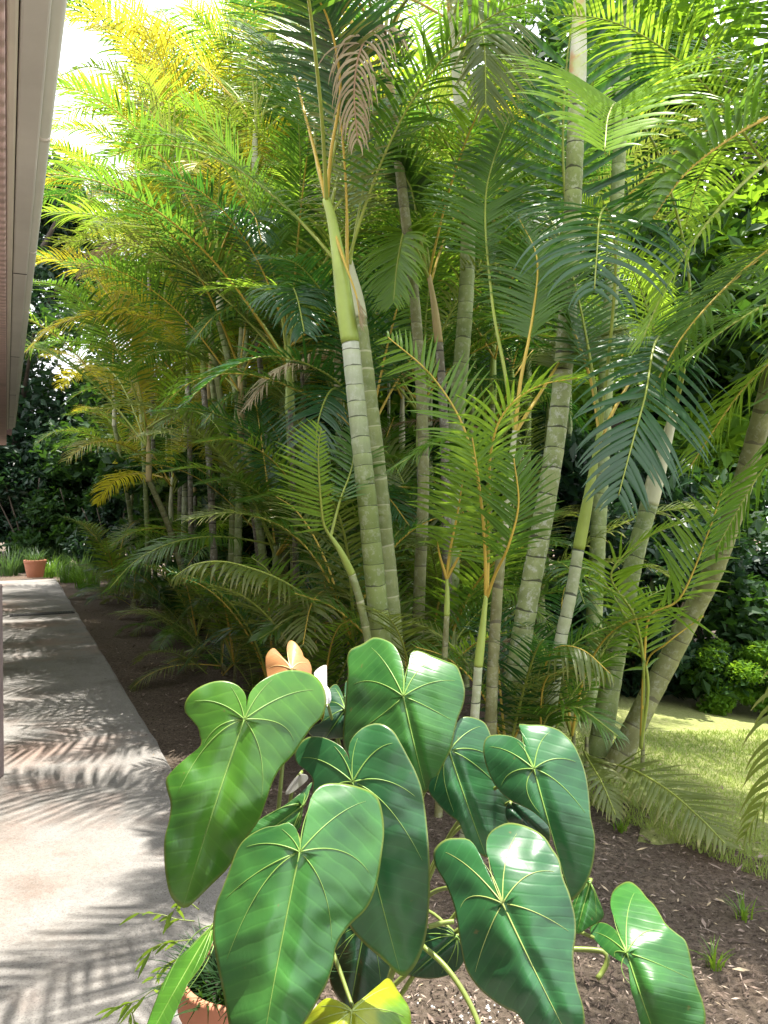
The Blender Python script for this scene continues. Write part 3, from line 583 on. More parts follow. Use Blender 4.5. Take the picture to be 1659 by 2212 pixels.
palm('thin olive cane right beside the young yellow-green palm, topped with orange stalks',
     [(1060, 1560, 3.95), (1066, 1420, 3.95), (1074, 1290, 3.95), (1086, 1150, 3.95)], 27, 't_olive', .18,
     [(1100, 1040, 3.95), (1112, 930, 3.95)], 'shaft_pale',
     [([(1112, 935, 3.95), (1125, 820, 3.95), (1150, 690, 4.0), (1160, 560, 4.1), (1120, 470, 4.2)], dict(mat='frond', rmat='rachis_orange', p0=.4, Lmax=.34)),
      ([(1112, 935, 3.95), (1090, 800, 4.0), (1062, 640, 4.1), (1050, 420, 4.3), (1100, 250, 4.4)], dict(mat='frond', rmat='rachis', p0=.5, Lmax=.4)),
      ([(1110, 940, 3.95), (1160, 860, 4.1), (1230, 760, 4.4), (1320, 720, 4.6)], dict(mat='frond_olive', rmat='rachis_orange', p0=.5, Lmax=.32))])
palm('small thin palm with a fan of narrow leaflets, left of the young yellow-green palm',
     [(958, 1480, 3.98), (961, 1410, 3.98), (965, 1330, 3.98)], 15, 't_olive', .12, [(966, 1280, 3.98), (965, 1240, 3.98)], 'shaft',
     [([(965, 1245, 3.98), (972, 1190, 3.95), (988, 1110, 3.9), (1004, 1010, 3.85)], dict(p0=.25, n=20, Lmax=.27, side=SIDEX, droop=.35, fwd=.55, lift=.1, mat='frond_bright', rmat='rachis_orange', r0=.007)),
      ([(966, 1245, 3.98), (985, 1150, 4.0), (1012, 1030, 3.95), (1008, 960, 3.85), (945, 955, 3.8), (850, 1010, 3.75)], dict(p0=.5, n=30, Lmax=.24, droop=.6, mat='frond', rmat='rachis', r0=.007)),
      ([(965, 1250, 3.98), (950, 1200, 3.95), (945, 1170, 3.9)], dict(p0=.9, n=4, Lmax=.05, **yg)), ([(965, 1250, 3.98), (990, 1205, 3.95), (1000, 1180, 3.9)], dict(p0=.9, n=4, Lmax=.05, **yg))])
palm('slanting slim shoot with one pale comb-like frond, left of the white-banded cane',
     [(806, 1480, 4.15), (796, 1390, 4.15), (778, 1300, 4.15), (760, 1240, 4.15)], 20, 't_green', .14, [(735, 1190, 4.1), (712, 1155, 4.08)], 'shaft',
     [([(712, 1158, 4.08), (698, 1125, 4.05), (690, 1040, 3.98), (688, 970, 3.94), (694, 925, 3.9)], dict(p0=.08, n=25, Lmax=.27, W=.0075, side=SIDEX, fwd=.5, lr=(1, .3), droop=.04, lift=.05, jit=.05, mat='frond_bright', rmat='rachis', r0=.007)),
      ([(714, 1160, 4.08), (735, 1080, 4.2), (760, 1010, 4.35), (770, 930, 4.5)], dict(p0=.3, n=20, Lmax=.25, mat='frond', rmat='rachis', r0=.007))])
palm('low palm sending one long arching frond with drooping pale leaflets towards the walk',
     [(775, 1500, 4.9), (770, 1460, 4.9), (766, 1420, 4.9)], 18, 't_olive', .1, [(762, 1390, 4.9), (758, 1370, 4.9)], 'shaft',
     [([(758, 1380, 4.9), (700, 1320, 4.8), (610, 1255, 4.6), (500, 1216, 4.45), (425, 1218, 4.35), (376, 1246, 4.3)], dict(p0=.3, n=34, Lmax=.26, W=.011, droop=.8, mat='frond_olive', rmat='rachis', lift=-.1)),
      ([(758, 1380, 4.9), (730, 1330, 4.9), (650, 1330, 4.8), (560, 1380, 4.6)], dict(p0=.2, n=34, Lmax=.26, droop=.4, mat='frond', rmat='rachis'))],
     G(['shoot'], ['frond', 'frond_olive', 'frond_deep'], 200, 5, 1.0, 1))
palm('mid-height palm behind, with silvery green fronds sweeping left across the hedge',
     [(800, 1420, 5.6), (805, 1250, 5.6), (808, 1100, 5.6)], 28, 't_olive', .13, [(806, 1010, 5.55), (800, 930, 5.5)], 'shaft',
     [([(800, 940, 5.5), (745, 840, 5.3), (660, 785, 5.1), (570, 770, 5.0), (480, 805, 4.9), (400, 868, 4.85)], dict(p0=.22, n=40, Lmax=.38, droop=.32, mat='frond_deep', rmat='rachis')),
      ([(800, 940, 5.5), (760, 870, 5.3), (720, 840, 5.1), (690, 900, 4.9), (680, 990, 4.8)], dict(p0=.25, n=36, Lmax=.36, droop=.35, mat='frond_deep', rmat='rachis'))],
     G(['mid', 'up', 'low'], ['frond', 'frond_deep'], 20, 5, .9, 7))
palm('palm bearing a dead brown frond that hangs in front of the dark crown',
     [(905, 1300, 5.0), (915, 1000, 5.0), (900, 700, 5.0), (870, 420, 4.95), (850, 260, 4.9)], 26, 't_olive', .13, [(840, 170, 4.85), (828, 90, 4.8)], 'shaft_orange',
     [([(830, 120, 4.75), (830, 60, 4.3), (800, 70, 4.05), (775, 120, 3.95), (765, 200, 3.92), (772, 300, 3.9)], dict(mat='dead', rmat='rachis_dead', p0=.10, n=40, Lmax=.34, W=.0065, droop=1.3, side=SIDEX, jit=.25, segs=6)),
      ([(828, 100, 4.8), (770, 0, 4.6), (700, -60, 4.4), (560, -40, 4.2)], dict(mat='frond', rmat='rachis_orange', p0=.3, Lmax=.45)),
      ([(828, 90, 4.8), (760, -80, 4.2), (600, -280, 3.5), (320, -330, 2.9), (220, -260, 2.7)], dict(mat='frond', rmat='rachis', p0=.4, Lmax=.38)),  # extra frond reaching out of view above the walk, added for its shadow
      ([(832, 110, 4.8), (870, 10, 4.5), (980, -60, 4.2), (1040, 60, 4.0), (1050, 240, 3.95)], dict(mat='frond_olive', rmat='rachis', p0=.4, Lmax=.40))],
     G(['up', 'mid', 'wide'], ['frond', 'frond_deep'], 50, 5, 1.0, 13))
palm('thin brown cane with hairy orange sheath between the white-banded cane and the upright pale one',
     [(965, 1200, 5.2), (962, 1000, 5.2), (956, 850, 5.2), (948, 740, 5.2)], 22, 't_brown', .12, [(938, 660, 5.2), (925, 585, 5.2)], 'shaft_orange',
     [([(926, 600, 5.2), (905, 500, 5.1), (885, 400, 5.0), (830, 330, 4.9)], dict(mat='frond', rmat='rachis', p0=.5, Lmax=.3)),
      ([(926, 600, 5.2), (880, 500, 5.0), (860, 560, 4.9), (850, 650, 4.85)], dict(mat='frond_bright', rmat='rachis', p0=.3, Lmax=.35))],
     G(['mid', 'up'], ['frond_bright', 'frond'], 60, 3, .8, 15))
palm('upright pale cane at the top right corner, behind the lichen-spotted one',
     [(1290, 1200, 6.3), (1310, 800, 6.3), (1330, 480, 6.3), (1345, 180, 6.3), (1358, 0, 6.3)], 34, 't_grey', .2, [(1362, -120, 6.3)], 'shaft_pale', [], G(['mid', 'low', 'wide', 'hang'], ['frond', 'frond_bright', 'frond_deep'], 0, 8, 1.15, 21))
palm('palm at the right edge whose orange-ribbed frond sweeps into the picture',
     [(1840, 1700, 3.7), (1835, 1400, 3.7), (1825, 1000, 3.7), (1810, 640, 3.7)], 60, 't_grey', .14, [(1800, 480, 3.7), (1790, 340, 3.7)], 'shaft',
     [([(1790, 350, 3.7), (1720, 235, 3.55), (1640, 262, 3.45), (1560, 310, 3.4), (1480, 375, 3.4), (1410, 470, 3.4)], dict(mat='frond', rmat='rachis_orange', p0=.12, n=34, Lmax=.52, W=.018, fwd=.5, lift=.75, droop=.35, r0=.012)),
      ([(1790, 360, 3.7), (1700, 330, 3.5), (1600, 400, 3.35), (1500, 520, 3.3), (1430, 640, 3.3), (1385, 740, 3.3)], dict(mat='frond_bright', rmat='rachis', p0=.55, n=22, Lmax=.3, droop=.5)),
      ([(1790, 380, 3.7), (1720, 620, 3.4), (1640, 665, 3.3), (1560, 715, 3.3), (1480, 780, 3.3)], dict(mat='frond', rmat='rachis', p0=.2, n=32, Lmax=.38, droop=.5)),
      ([(1790, 360, 3.7), (1745, 640, 4.0), (1680, 760, 4.1), (1590, 860, 4.1), (1490, 1010, 4.05)], dict(mat='frond_bright', rmat='rachis_orange', p0=.3, n=44, Lmax=.36, W=.010, droop=.4)),
      ([(1795, 380, 3.7), (1770, 760, 4.0), (1710, 930, 4.05), (1630, 1040, 4.05), (1545, 1190, 4.0)], dict(mat='frond', rmat='rachis', p0=.35, n=44, Lmax=.36, W=.010, droop=.4)),
      ([(1790, 340, 3.7), (1755, 220, 3.9), (1680, 190, 4.1), (1590, 240, 4.2), (1510, 330, 4.2)], dict(mat='frond', rmat='rachis', p0=.2, n=44, Lmax=.40, W=.011, droop=.4)),
      ([(1792, 350, 3.7), (1760, 480, 4.0), (1700, 540, 4.2), (1610, 560, 4.3), (1520, 640, 4.3)], dict(mat='frond_bright', rmat='rachis', p0=.25, n=44, Lmax=.38, W=.010, droop=.45)),
      ([(1795, 400, 3.7), (1760, 900, 3.4), (1720, 1400, 3.3), (1670, 1680, 3.25), (1610, 1800, 3.25)], dict(mat='frond_olive', rmat='rachis', p0=.75, n=16, Lmax=.25, droop=.8))],
     G(['mid', 'up', 'wide', 'low'], ['frond', 'frond_bright', 'frond_deep'], 200, 10, 1.0, 17))
# low shoots at the feet of the near canes
def shoot(label, x, y, d, fr, n=4, seed=0, sc=.8, mats=('frond', 'frond_olive')):
    b = px(x, y, d); z = terr(b.x, b.y); loc = Vector((b.x, b.y, z))
    o = empty('areca_shoot', loc, label, 'palm shoot', 'young palm shoots at the foot of the hedge')
    mb = MB(); q = resample([Vector((0, 0, -.02)), Vector((.01, 0, .12)), Vector((.015, .01, .28))], 12); mb.tube(q, [.016-.006*k/11 for k in range(12)], 8); link('stem', mb.mesh('shoot_stem', MAT['t_olive']), o)
    for i, f in enumerate(fr):
        lm, rm = frond_meshes([loc+Vector((0, 0, .2))]+[px(*p) for p in f[0]], seed=i+int(x), origin=loc, **f[1]); fo = link('frond', lm, o); link('rachis', rm, fo)
    rg = random.Random(seed)
    for i in range(n): add_frond(o, 'shoot', mats[i % len(mats)], ('rachis', 'rachis_orange')[i % 2], (0, 0, .2), R(rg.uniform(0, 40)+360*i/n), R(rg.uniform(-12, 12)), sc*rg.uniform(.8, 1.15))
    return o
ol = dict(mat='frond_olive', rmat='rachis', r0=.007)
shoot('low shoot with an olive frond lying out over the lawn edge', 1262, 1690, 4.35,
      [([(1290, 1645, 4.2), (1360, 1660, 4.0), (1440, 1705, 3.8), (1510, 1765, 3.6), (1566, 1822, 3.45)], dict(p0=.3, n=28, Lmax=.27, W=.010, droop=.12, lift=.1, side=Vector((.45, .9, .25)), **ol)),
       ([(1270, 1640, 4.1), (1300, 1690, 3.9), (1330, 1760, 3.8)], dict(p0=.3, n=18, Lmax=.18, droop=.4, **ol))], 0, 2, .5)
shoot('shoot with yellow-green leaflets hanging like a fringe beside the slim white-ringed cane', 1175, 1640, 4.15,
      [([(1172, 1520, 4.15), (1178, 1440, 4.1), (1205, 1398, 4.0), (1260, 1405, 3.9), (1318, 1455, 3.85)], dict(p0=.45, n=24, Lmax=.26, W=.010, droop=.9, mat='frond_olive', rmat='rachis_orange', r0=.007)),
       ([(1170, 1590, 4.1), (1190, 1540, 4.0), (1250, 1530, 3.9), (1335, 1590, 3.8)], dict(p0=.3, n=26, Lmax=.28, W=.011, droop=.5, mat='frond', rmat='rachis', r0=.007))], 4, 3, .7)
shoot('bright shoot spreading in front of the leaning canes, orange stalks pointing up right', 1385, 1560, 4.55,
      [([(1392, 1420, 4.5), (1405, 1330, 4.45), (1470, 1290, 4.4), (1530, 1150, 4.35), (1560, 1060, 4.3)], dict(p0=.35, n=32, Lmax=.34, side=Vector((.8, 0, .6)), droop=.2, mat='frond_bright', rmat='rachis_orange')),
       ([(1390, 1440, 4.5), (1370, 1330, 4.4), (1320, 1240, 4.3), (1400, 1160, 4.25), (1500, 1120, 4.2)], dict(p0=.4, n=30, Lmax=.28, droop=.25, mat='frond_bright', rmat='rachis')),
       ([(1395, 1440, 4.5), (1440, 1390, 4.35), (1520, 1330, 4.3)], dict(p0=.9, n=4, Lmax=.06, **yg)),
       ([(1395, 1440, 4.5), (1300, 1250, 4.5), (1240, 1235, 4.4), (1350, 1290, 4.3)], dict(p0=.3, n=24, Lmax=.22, mat='frond_bright', rmat='rachis'))], 0, 5, .9, ('frond_bright', 'frond', 'frond_olive'))
for i, (lab, x, y, d, n, sc) in enumerate((('dense dark shoot just behind the topmost anthurium leaf', 900, 1600, 4.5, 6, .85), ('fine-leaved shoot at the foot of the lichen-spotted cane', 1095, 1600, 4.2, 6, .8), ('shoot between the thick twin canes and the copper young leaf', 700, 1600, 4.9, 7, 1.0), ('spreading shoot at the bed edge, behind the copper young leaf', 590, 1560, 5.6, 7, 1.0), ('shoot of long thin leaves half-way along the bed edge', 505, 1470, 6.7, 7, .85), ('dark shoot low beside the wide part of the mulch bed', 425, 1425, 8.0, 7, .8), ('far shoot drooping over the end of the mulch bed', 255, 1310, 12.0, 7, 1.1), ('shoot under the slim white-ringed cane', 1235, 1620, 4.7, 6, .85), ('shoot in the gap right of the white-banded cane', 930, 1560, 5.2, 7, 1.1))):
    shoot(lab, x, y, d, [], n, 20+i, sc, (('frond', 'frond_deep', 'frond_olive') if i % 2 else ('frond', 'frond_olive', 'frond_bright')))

# ---- the hedge row running back along the walk
u_dir = Vector((-.4316, .902, 0)); r_dir = Vector((.902, .4316, 0))
cane_meshes = {}
def cane(kind, h, lean):
    k = (kind, round(h, 1), lean)
    if k not in cane_meshes:
        cane_meshes[k] = trunk_mesh([Vector((0, 0, -.05)), Vector((lean*.2, 0, h*.35)), Vector((lean*.55, 0, h*.7)), Vector((lean, 0, h))], .044, .030, .13, kind, 8, step=.03)
    return cane_meshes[k]
shafts = {k: shaft_mesh([Vector((0, 0, 0)), Vector((.0, 0, .3)), Vector((.02, 0, .62))], .034, .018, k) for k in ('shaft', 'shaft_pale', 'shaft_orange')}
ORD = ['first', 'second', 'third', 'fourth', 'fifth', 'sixth', 'seventh', 'eighth', 'ninth', 'tenth', 'eleventh', 'twelfth', 'thirteenth', 'fourteenth', 'fifteenth', 'sixteenth', 'seventeenth']
rg = random.Random(77)
start = Vector((-.52, 6.0, 0))
CN = {'t_grey': 'grey', 't_olive': 'olive', 't_brown': 'brown', 't_green': 'green', 't_white': 'whitish'}
def row_palm(p, h, mats, label, nf, sc, shaft=True, kinds=('up', 'mid', 'wide', 'mid', 'low', 'wide', 'hang', 'low'), tm=None):
    p = Vector((p.x, p.y, terr(p.x, p.y))); lean = rg.choice((.1, .3, .5)) if h > 1.4 else .1
    tm = tm or rg.choice(('t_grey', 't_olive', 't_brown', 't_green', 't_white')); hw = 'short' if h < 2.3 else ('tall' if h > 3.4 else 'medium')
    o = empty('areca_palm', p, label.replace('@', f'{hw} {CN[tm]}'), 'palm', 'areca palm canes of the hedge')
    yaw = rg.uniform(0, 6.28); tk = link('trunk', cane(tm, h, lean), o, rot=(0, 0, yaw)); sl = rg.choice((.5, .65, .8, 1.0)); tk.scale = (1, 1, 1)
    if lean < .2: tk.scale = (sl, sl, 1); lean *= sl
    top = Vector((lean*math.cos(yaw), lean*math.sin(yaw), h)); ct = top
    if shaft: link('crownshaft', shafts[rg.choice(('shaft', 'shaft_pale', 'shaft_orange'))], o, top-Vector((0, 0, .02)), (0, 0, yaw)); ct = top+Vector((.02*math.cos(yaw), .02*math.sin(yaw), .56))
    for k in range(nf):
        kd = kinds[k % len(kinds)]; mt = rg.choice(mats)
        if kd == 'hang' and rg.random() < .07: mt = 'dead'
        add_frond(o, kd, mt, 'rachis_dead' if mt == 'dead' else rg.choice(('rachis', 'rachis', 'rachis_orange')), ct+Vector((0, 0, -.10*(k % 3))), yaw+2.4*k+rg.uniform(-.3, .3), R(rg.uniform(-9, 9)), sc*rg.uniform(.85, 1.15))
    return o
GREEN = ('frond', 'frond', 'frond_deep', 'frond_olive', 'frond_bright'); SUNNY = ('frond_sunlit', 'frond_bright', 'frond_bright', 'frond', 'frond_sunlit')
for row, (off, count, word) in enumerate(((0.0, 17, 'front line'), (.85, 15, 'middle line'), (1.8, 11, 'back line'))):
    for i in range(count):
        s = (i+.5*(row % 2))*9.6/count; p = start+u_dir*(s+rg.uniform(-.25, .25))+r_dir*(off+rg.uniform(-.25, .25))
        if i < 3: h = rg.choice((1.8, 2.3, 2.8, 3.2))
        elif i > 5 and (i+row) % 2: h = rg.choice((4.7, 5.2, 5.7))
        elif (i+row) % 2: h = rg.choice((3.5, 3.9, 4.3, 4.6))
        else: h = rg.choice((1.3, 1.8, 2.3, 2.8, 3.2))
        h += .3*row; yellow = (row == 0 and i >= 3) or (row == 1 and i > 3 and rg.random() < .6)
        row_palm(p, h, SUNNY if yellow else GREEN, f"@ cane, {ORD[i]} in the hedge's {word} from the near end", 9 if row < 2 else 7, rg.uniform(.9, 1.2))
for i in range(14):
    p = start+u_dir*(.2+i*.68+rg.uniform(-.2, .2))+r_dir*rg.uniform(.1, 1.0); h = rg.choice((.9, 1.3, 1.7, 2.2, 2.7, 3.1))
    row_palm(p, h, ('frond', 'frond_bright', 'frond_olive', 'frond_bright') if i > 3 else GREEN, f"@ leafy palm between the hedge's front and middle lines, {ORD[i]} from near end", 8, rg.uniform(.75, 1.0), h > 1.5, ('wide', 'mid', 'low', 'up', 'hang'))
for i in range(9):
    p = start+u_dir*(.3+i*.98+rg.uniform(-.3, .3))+r_dir*rg.uniform(-.5, -.1)
    row_palm(p, .08, ('frond_olive', 'frond_deep', 'frond', 'frond_olive'), f"knee-high feathery palm rooted in the mulch along the walk, {ORD[i]} from the near end", 8, rg.uniform(.38, .55), False, ('wide', 'low', 'mid', 'hang'), 't_olive')
# low bushy palms that fill the hedge between the canes
for i in range(12):
    p = start+u_dir*(-.4+i*.85+rg.uniform(-.3, .3))+r_dir*(rg.uniform(.15, 1.1)); h = rg.choice((.2, .5, .8, 1.3))
    row_palm(p, h, GREEN, f"bushy young palm without bare cane, {ORD[i]} along the hedge's walk side from the near end", 8, .72, False, ('mid', 'wide', 'up', 'hang', 'low'), 't_olive')
# the tallest canes, whose crowns make the skyline
for i, (a_, b_, h) in enumerate(((1.6, 1.2, 4.3), (3.0, .7, 4.7), (4.2, 1.5, 5.3), (5.2, .5, 5.2), (6.4, 1.2, 5.8), (7.6, .4, 5.9), (8.6, 1.0, 6.4), (2.2, 2.2, 5.2), (9.4, .2, 6.2), (2.4, -.05, 4.9), (4.0, -.1, 5.5))):
    row_palm(start+u_dir*a_+r_dir*b_, h, SUNNY if i > 2 else GREEN, f"very tall cane whose crown makes the hedge's skyline, {ORD[i]} of these from the near end", 9, 1.15, kinds=('mid', 'wide', 'up', 'low', 'wide'))
# palms behind the near canes, closing the view between them
for i, (x, y, h) in enumerate(((-.9, 6.6, 1.2), (-.2, 5.9, .6), (.35, 6.3, 1.9), (.5, 5.9, .6), (.9, 6.9, 2.6), (1.0, 6.5, .9), (1.0, 7.4, 1.9), (1.7, 8.2, 2.9), (.2, 7.4, 3.3), (-.6, 7.6, 2.4), (1.5, 7.7, 3.6), (2.5, 8.8, 3.2), (1.6, 8.8, 4.2), (.6, 8.6, 4.6), (2.4, 10.0, 4.8))):
    row_palm(Vector((x, y, 0)), h, GREEN, f"@ palm of the shaded second tier behind the near canes, {ORD[i]} of its tier", 8, rg.uniform(.8, 1.05), h > 1.4)

# ------------------------------------------------------------------ trees and shrubs
def cloud(n, clumps, size, seed, flat=.6):
    """leaf-sized bent faces spread through clumps (centre, radii), denser toward their skins"""
    rs = np.random.RandomState(seed); cl = np.array(clumps); w = np.prod(cl[:, 3:], axis=1)**(2/3); ci = rs.choice(len(cl), n, p=w/w.sum())
    d = rs.normal(size=(n, 3)); d /= np.linalg.norm(d, axis=1)[:, None]; rad = rs.rand(n)**.45
    c = cl[ci, :3]+d*cl[ci, 3:]*rad[:, None]
    a = rs.normal(size=(n, 3)); a[:, 2] = a[:, 2]*.5-.35; a /= np.linalg.norm(a, axis=1)[:, None]
    nn = rs.normal(size=(n, 3)); nn[:, 2] = np.abs(nn[:, 2])+flat; b = np.cross(nn, a); b /= np.linalg.norm(b, axis=1)[:, None]+1e-9; nn = np.cross(a, b)
    L = size*(.6+.8*rs.rand(n))[:, None]; W = L*.26
    v = np.stack([c-a*L*.5, c+b*W+nn*L*.06, c+a*L*.5-nn*L*.08, c-b*W+nn*L*.06], axis=1).reshape(-1, 3)
    i = np.arange(n)*4
    return v, np.concatenate([np.stack([i, i+1, i+2], 1), np.stack([i, i+2, i+3], 1)])
def cloud_mesh(name, mat, *a, **k):
    v, f = cloud(*a, **k); me = bpy.data.meshes.new(name); me.from_pydata(v.tolist(), [], f.tolist()); me.materials.append(MAT[mat]); return me
def crown_clumps(R_, H, n, seed):
    rs = random.Random(seed); out = []
    for i in range(n):
        a = rs.uniform(0, 6.28); rr = R_*math.sqrt(rs.random())*.8; z = rs.uniform(-.5, .5)*H; k = math.sqrt(max(.15, 1-(z/H*1.6)**2)); s = rs.uniform(.22, .42)*R_
        out.append((rr*math.cos(a)*k, rr*math.sin(a)*k, z, s, s, s*.75))
    return out
TREE = {}
def tree_set(i, mat):
    if (i, mat) not in TREE:
        if i not in TREE: TREE[i] = cloud(15000, crown_clumps(2.6, 5.2, 28, 40+i), .18, 60+i)
        v, f = TREE[i]; me = bpy.data.meshes.new('tree_crown'); me.from_pydata(v.tolist(), [], f.tolist()); me.materials.append(MAT[mat]); TREE[(i, mat)] = me
    if ('trunk', i) not in TREE:
        rs = random.Random(i); mb = MB(); q = resample([Vector((0, 0, -.2)), Vector((.1, 0, 1.5)), Vector((-.1, .1, 3)), Vector((.1, .1, 5.5))], 20); mb.tube(q, [.17*(1-k/24) for k in range(20)], 9)
        for k in range(9):
            b = q[8+k]; a = rs.uniform(0, 6.28); e = b+Vector((math.cos(a)*1.7, math.sin(a)*1.7, rs.uniform(.5, 1.6))); qq = resample([b, b.lerp(e, .5)+Vector((0, 0, -.15)), e], 8); mb.tube(qq, [.06*(1-j/9) for j in range(8)], 6)
        TREE[('trunk', i)] = mb.mesh('tree_trunk', MAT['bark'])
    return TREE[(i, mat)], TREE[('trunk', i)]
def tree(x, y, sc, i, mat, label, lift=3.6, yaw=0):
    z = terr(x, y); o = empty('broadleaf_tree', (x, y, z), label, 'tree', 'trees behind the palm hedge'); cm, tm = tree_set(i, mat)
    t = link('trunk', tm, o, rot=(0, 0, yaw)); t.scale = (sc,)*3
    c = link('crown', cm, o, (0, 0, lift*sc), (0, 0, yaw)); c.scale = (sc,)*3; return o
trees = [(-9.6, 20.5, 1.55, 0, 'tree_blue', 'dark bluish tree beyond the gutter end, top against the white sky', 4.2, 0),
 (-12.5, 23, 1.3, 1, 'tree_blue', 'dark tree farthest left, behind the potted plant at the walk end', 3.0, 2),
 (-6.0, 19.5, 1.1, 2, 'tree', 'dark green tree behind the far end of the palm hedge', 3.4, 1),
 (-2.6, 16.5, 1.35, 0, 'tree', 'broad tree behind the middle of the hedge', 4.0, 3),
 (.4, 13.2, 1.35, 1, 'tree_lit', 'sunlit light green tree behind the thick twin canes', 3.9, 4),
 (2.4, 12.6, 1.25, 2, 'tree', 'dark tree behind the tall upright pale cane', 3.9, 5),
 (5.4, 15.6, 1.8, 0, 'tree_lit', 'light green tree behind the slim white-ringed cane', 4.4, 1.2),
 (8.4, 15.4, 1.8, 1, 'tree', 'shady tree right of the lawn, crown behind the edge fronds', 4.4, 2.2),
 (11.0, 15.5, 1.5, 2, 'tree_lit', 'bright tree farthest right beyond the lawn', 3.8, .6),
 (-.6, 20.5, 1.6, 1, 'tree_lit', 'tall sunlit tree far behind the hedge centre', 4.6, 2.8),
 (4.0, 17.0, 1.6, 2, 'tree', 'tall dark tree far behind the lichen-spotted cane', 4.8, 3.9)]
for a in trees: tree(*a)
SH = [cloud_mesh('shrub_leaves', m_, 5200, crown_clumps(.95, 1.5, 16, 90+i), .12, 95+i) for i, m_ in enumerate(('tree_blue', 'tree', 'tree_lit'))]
shst = MB()
for k in range(7):
    a = k*.9; shst.tube(resample([Vector((0, 0, -.05)), Vector((.15*math.cos(a), .15*math.sin(a), .4)), Vector((.5*math.cos(a), .5*math.sin(a), 1.2))], 8), [.018-.0015*j for j in range(8)], 6)
shst = shst.mesh('shrub_stems', MAT['bark'])
def shrub(x, y, sc, i, label, lift=.85, yaw=0, zs=1.0):
    o = empty('shrub', (x, y, terr(x, y)), label, 'shrub', 'shrubs at the garden edge')
    s = link('stems', shst, o); s.scale = (sc,)*3
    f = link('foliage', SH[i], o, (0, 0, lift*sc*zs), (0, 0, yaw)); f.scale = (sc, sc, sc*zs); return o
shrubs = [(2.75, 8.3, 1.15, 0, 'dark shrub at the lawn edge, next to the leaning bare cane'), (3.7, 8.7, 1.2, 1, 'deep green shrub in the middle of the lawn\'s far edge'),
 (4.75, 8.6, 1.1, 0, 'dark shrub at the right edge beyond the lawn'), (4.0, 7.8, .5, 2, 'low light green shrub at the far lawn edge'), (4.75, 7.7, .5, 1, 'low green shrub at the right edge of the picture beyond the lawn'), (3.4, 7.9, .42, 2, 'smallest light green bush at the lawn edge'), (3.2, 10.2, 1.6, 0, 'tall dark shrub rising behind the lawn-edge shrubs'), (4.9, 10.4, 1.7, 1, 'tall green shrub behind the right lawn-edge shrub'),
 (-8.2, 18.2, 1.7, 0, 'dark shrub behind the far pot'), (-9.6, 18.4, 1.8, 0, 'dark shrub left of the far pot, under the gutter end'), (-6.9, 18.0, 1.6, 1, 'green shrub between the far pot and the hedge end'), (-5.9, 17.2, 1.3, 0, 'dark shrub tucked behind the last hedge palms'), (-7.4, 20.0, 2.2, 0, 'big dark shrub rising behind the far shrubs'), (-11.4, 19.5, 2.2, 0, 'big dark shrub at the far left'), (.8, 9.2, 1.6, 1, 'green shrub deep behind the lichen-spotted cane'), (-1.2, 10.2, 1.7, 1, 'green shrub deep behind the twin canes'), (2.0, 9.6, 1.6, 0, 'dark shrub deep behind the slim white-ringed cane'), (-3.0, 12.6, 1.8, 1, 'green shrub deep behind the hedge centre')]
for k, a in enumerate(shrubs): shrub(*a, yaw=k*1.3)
# tufted plants round the walk end
TUFT = [blades(130, .22, .85, 5, .55, .010, 'grassy', 'tuft_blades'), blades(130, .25, .7, 6, .8, .009, 'frond', 'tuft_blades')]
for k, (x, y, d, i, lab) in enumerate(((20, 1245, 16.3, 0, 'tall grassy tuft left of the far pot'), (112, 1262, 16.0, 1, 'blue-green tuft right of the far pot'), (150, 1272, 15.0, 1, 'tuft at the far right corner of the walk'), (190, 1280, 14.2, 1, 'tuft between the walk corner and the hedge end'), (45, 1243, 17.0, 0, 'pale grassy tuft just behind the far pot\'s left side'), (130, 1255, 17.2, 0, 'pale grassy tuft behind the walk\'s far corner'), (175, 1262, 16.2, 0, 'grassy tuft by the farthest hedge palm'))):
    b = px(x, y, d); o = empty('grass_tuft', (b.x, b.y, terr(b.x, b.y)), lab, 'grass plant', 'grassy tufts round the walk end'); bl = link('blades', TUFT[i], o, rot=(0, 0, k)); bl.scale = (.85,)*3
fp = px(76, 1247, 15.55)
make_pot((fp.x, fp.y, .044), .21, .34, 'terracotta pot standing on the far end of the walk')
o = empty('pot_plant', (fp.x, fp.y, .30), 'wispy grassy plant growing in the far terracotta pot', 'plant'); link('blades', blades(110, .15, .42, 12, .8, .006, 'grassy', 'pot_plant_blades'), o)

# ------------------------------------------------------------------ ground, walk, lawn
def sheet(name, xs, ys, fz, mat):
    mb = MB(); mb.grid([[(x, y, fz(x, y)) for x in xs] for y in ys]); return mb
xs = list(np.linspace(-60, -9, 18))+list(np.linspace(-8.5, 8.5, 69))+list(np.linspace(9, 60, 18)); ys = list(np.linspace(-20, 1, 15))+list(np.linspace(1.2, 20, 95))+list(np.linspace(21, 80, 24))
o = link('ground', sheet('ground', xs, ys, lambda x, y: terr(x, y)+(.012*math.sin(x*5.1+y*2)*math.cos(y*4.3-x) if abs(x) < 9 and y < 21 and not(x < .2) else 0)-.004, None).mesh('ground', MAT['mulch'])); tag(o, 'dark mulch and bare soil', None, None, 'structure')
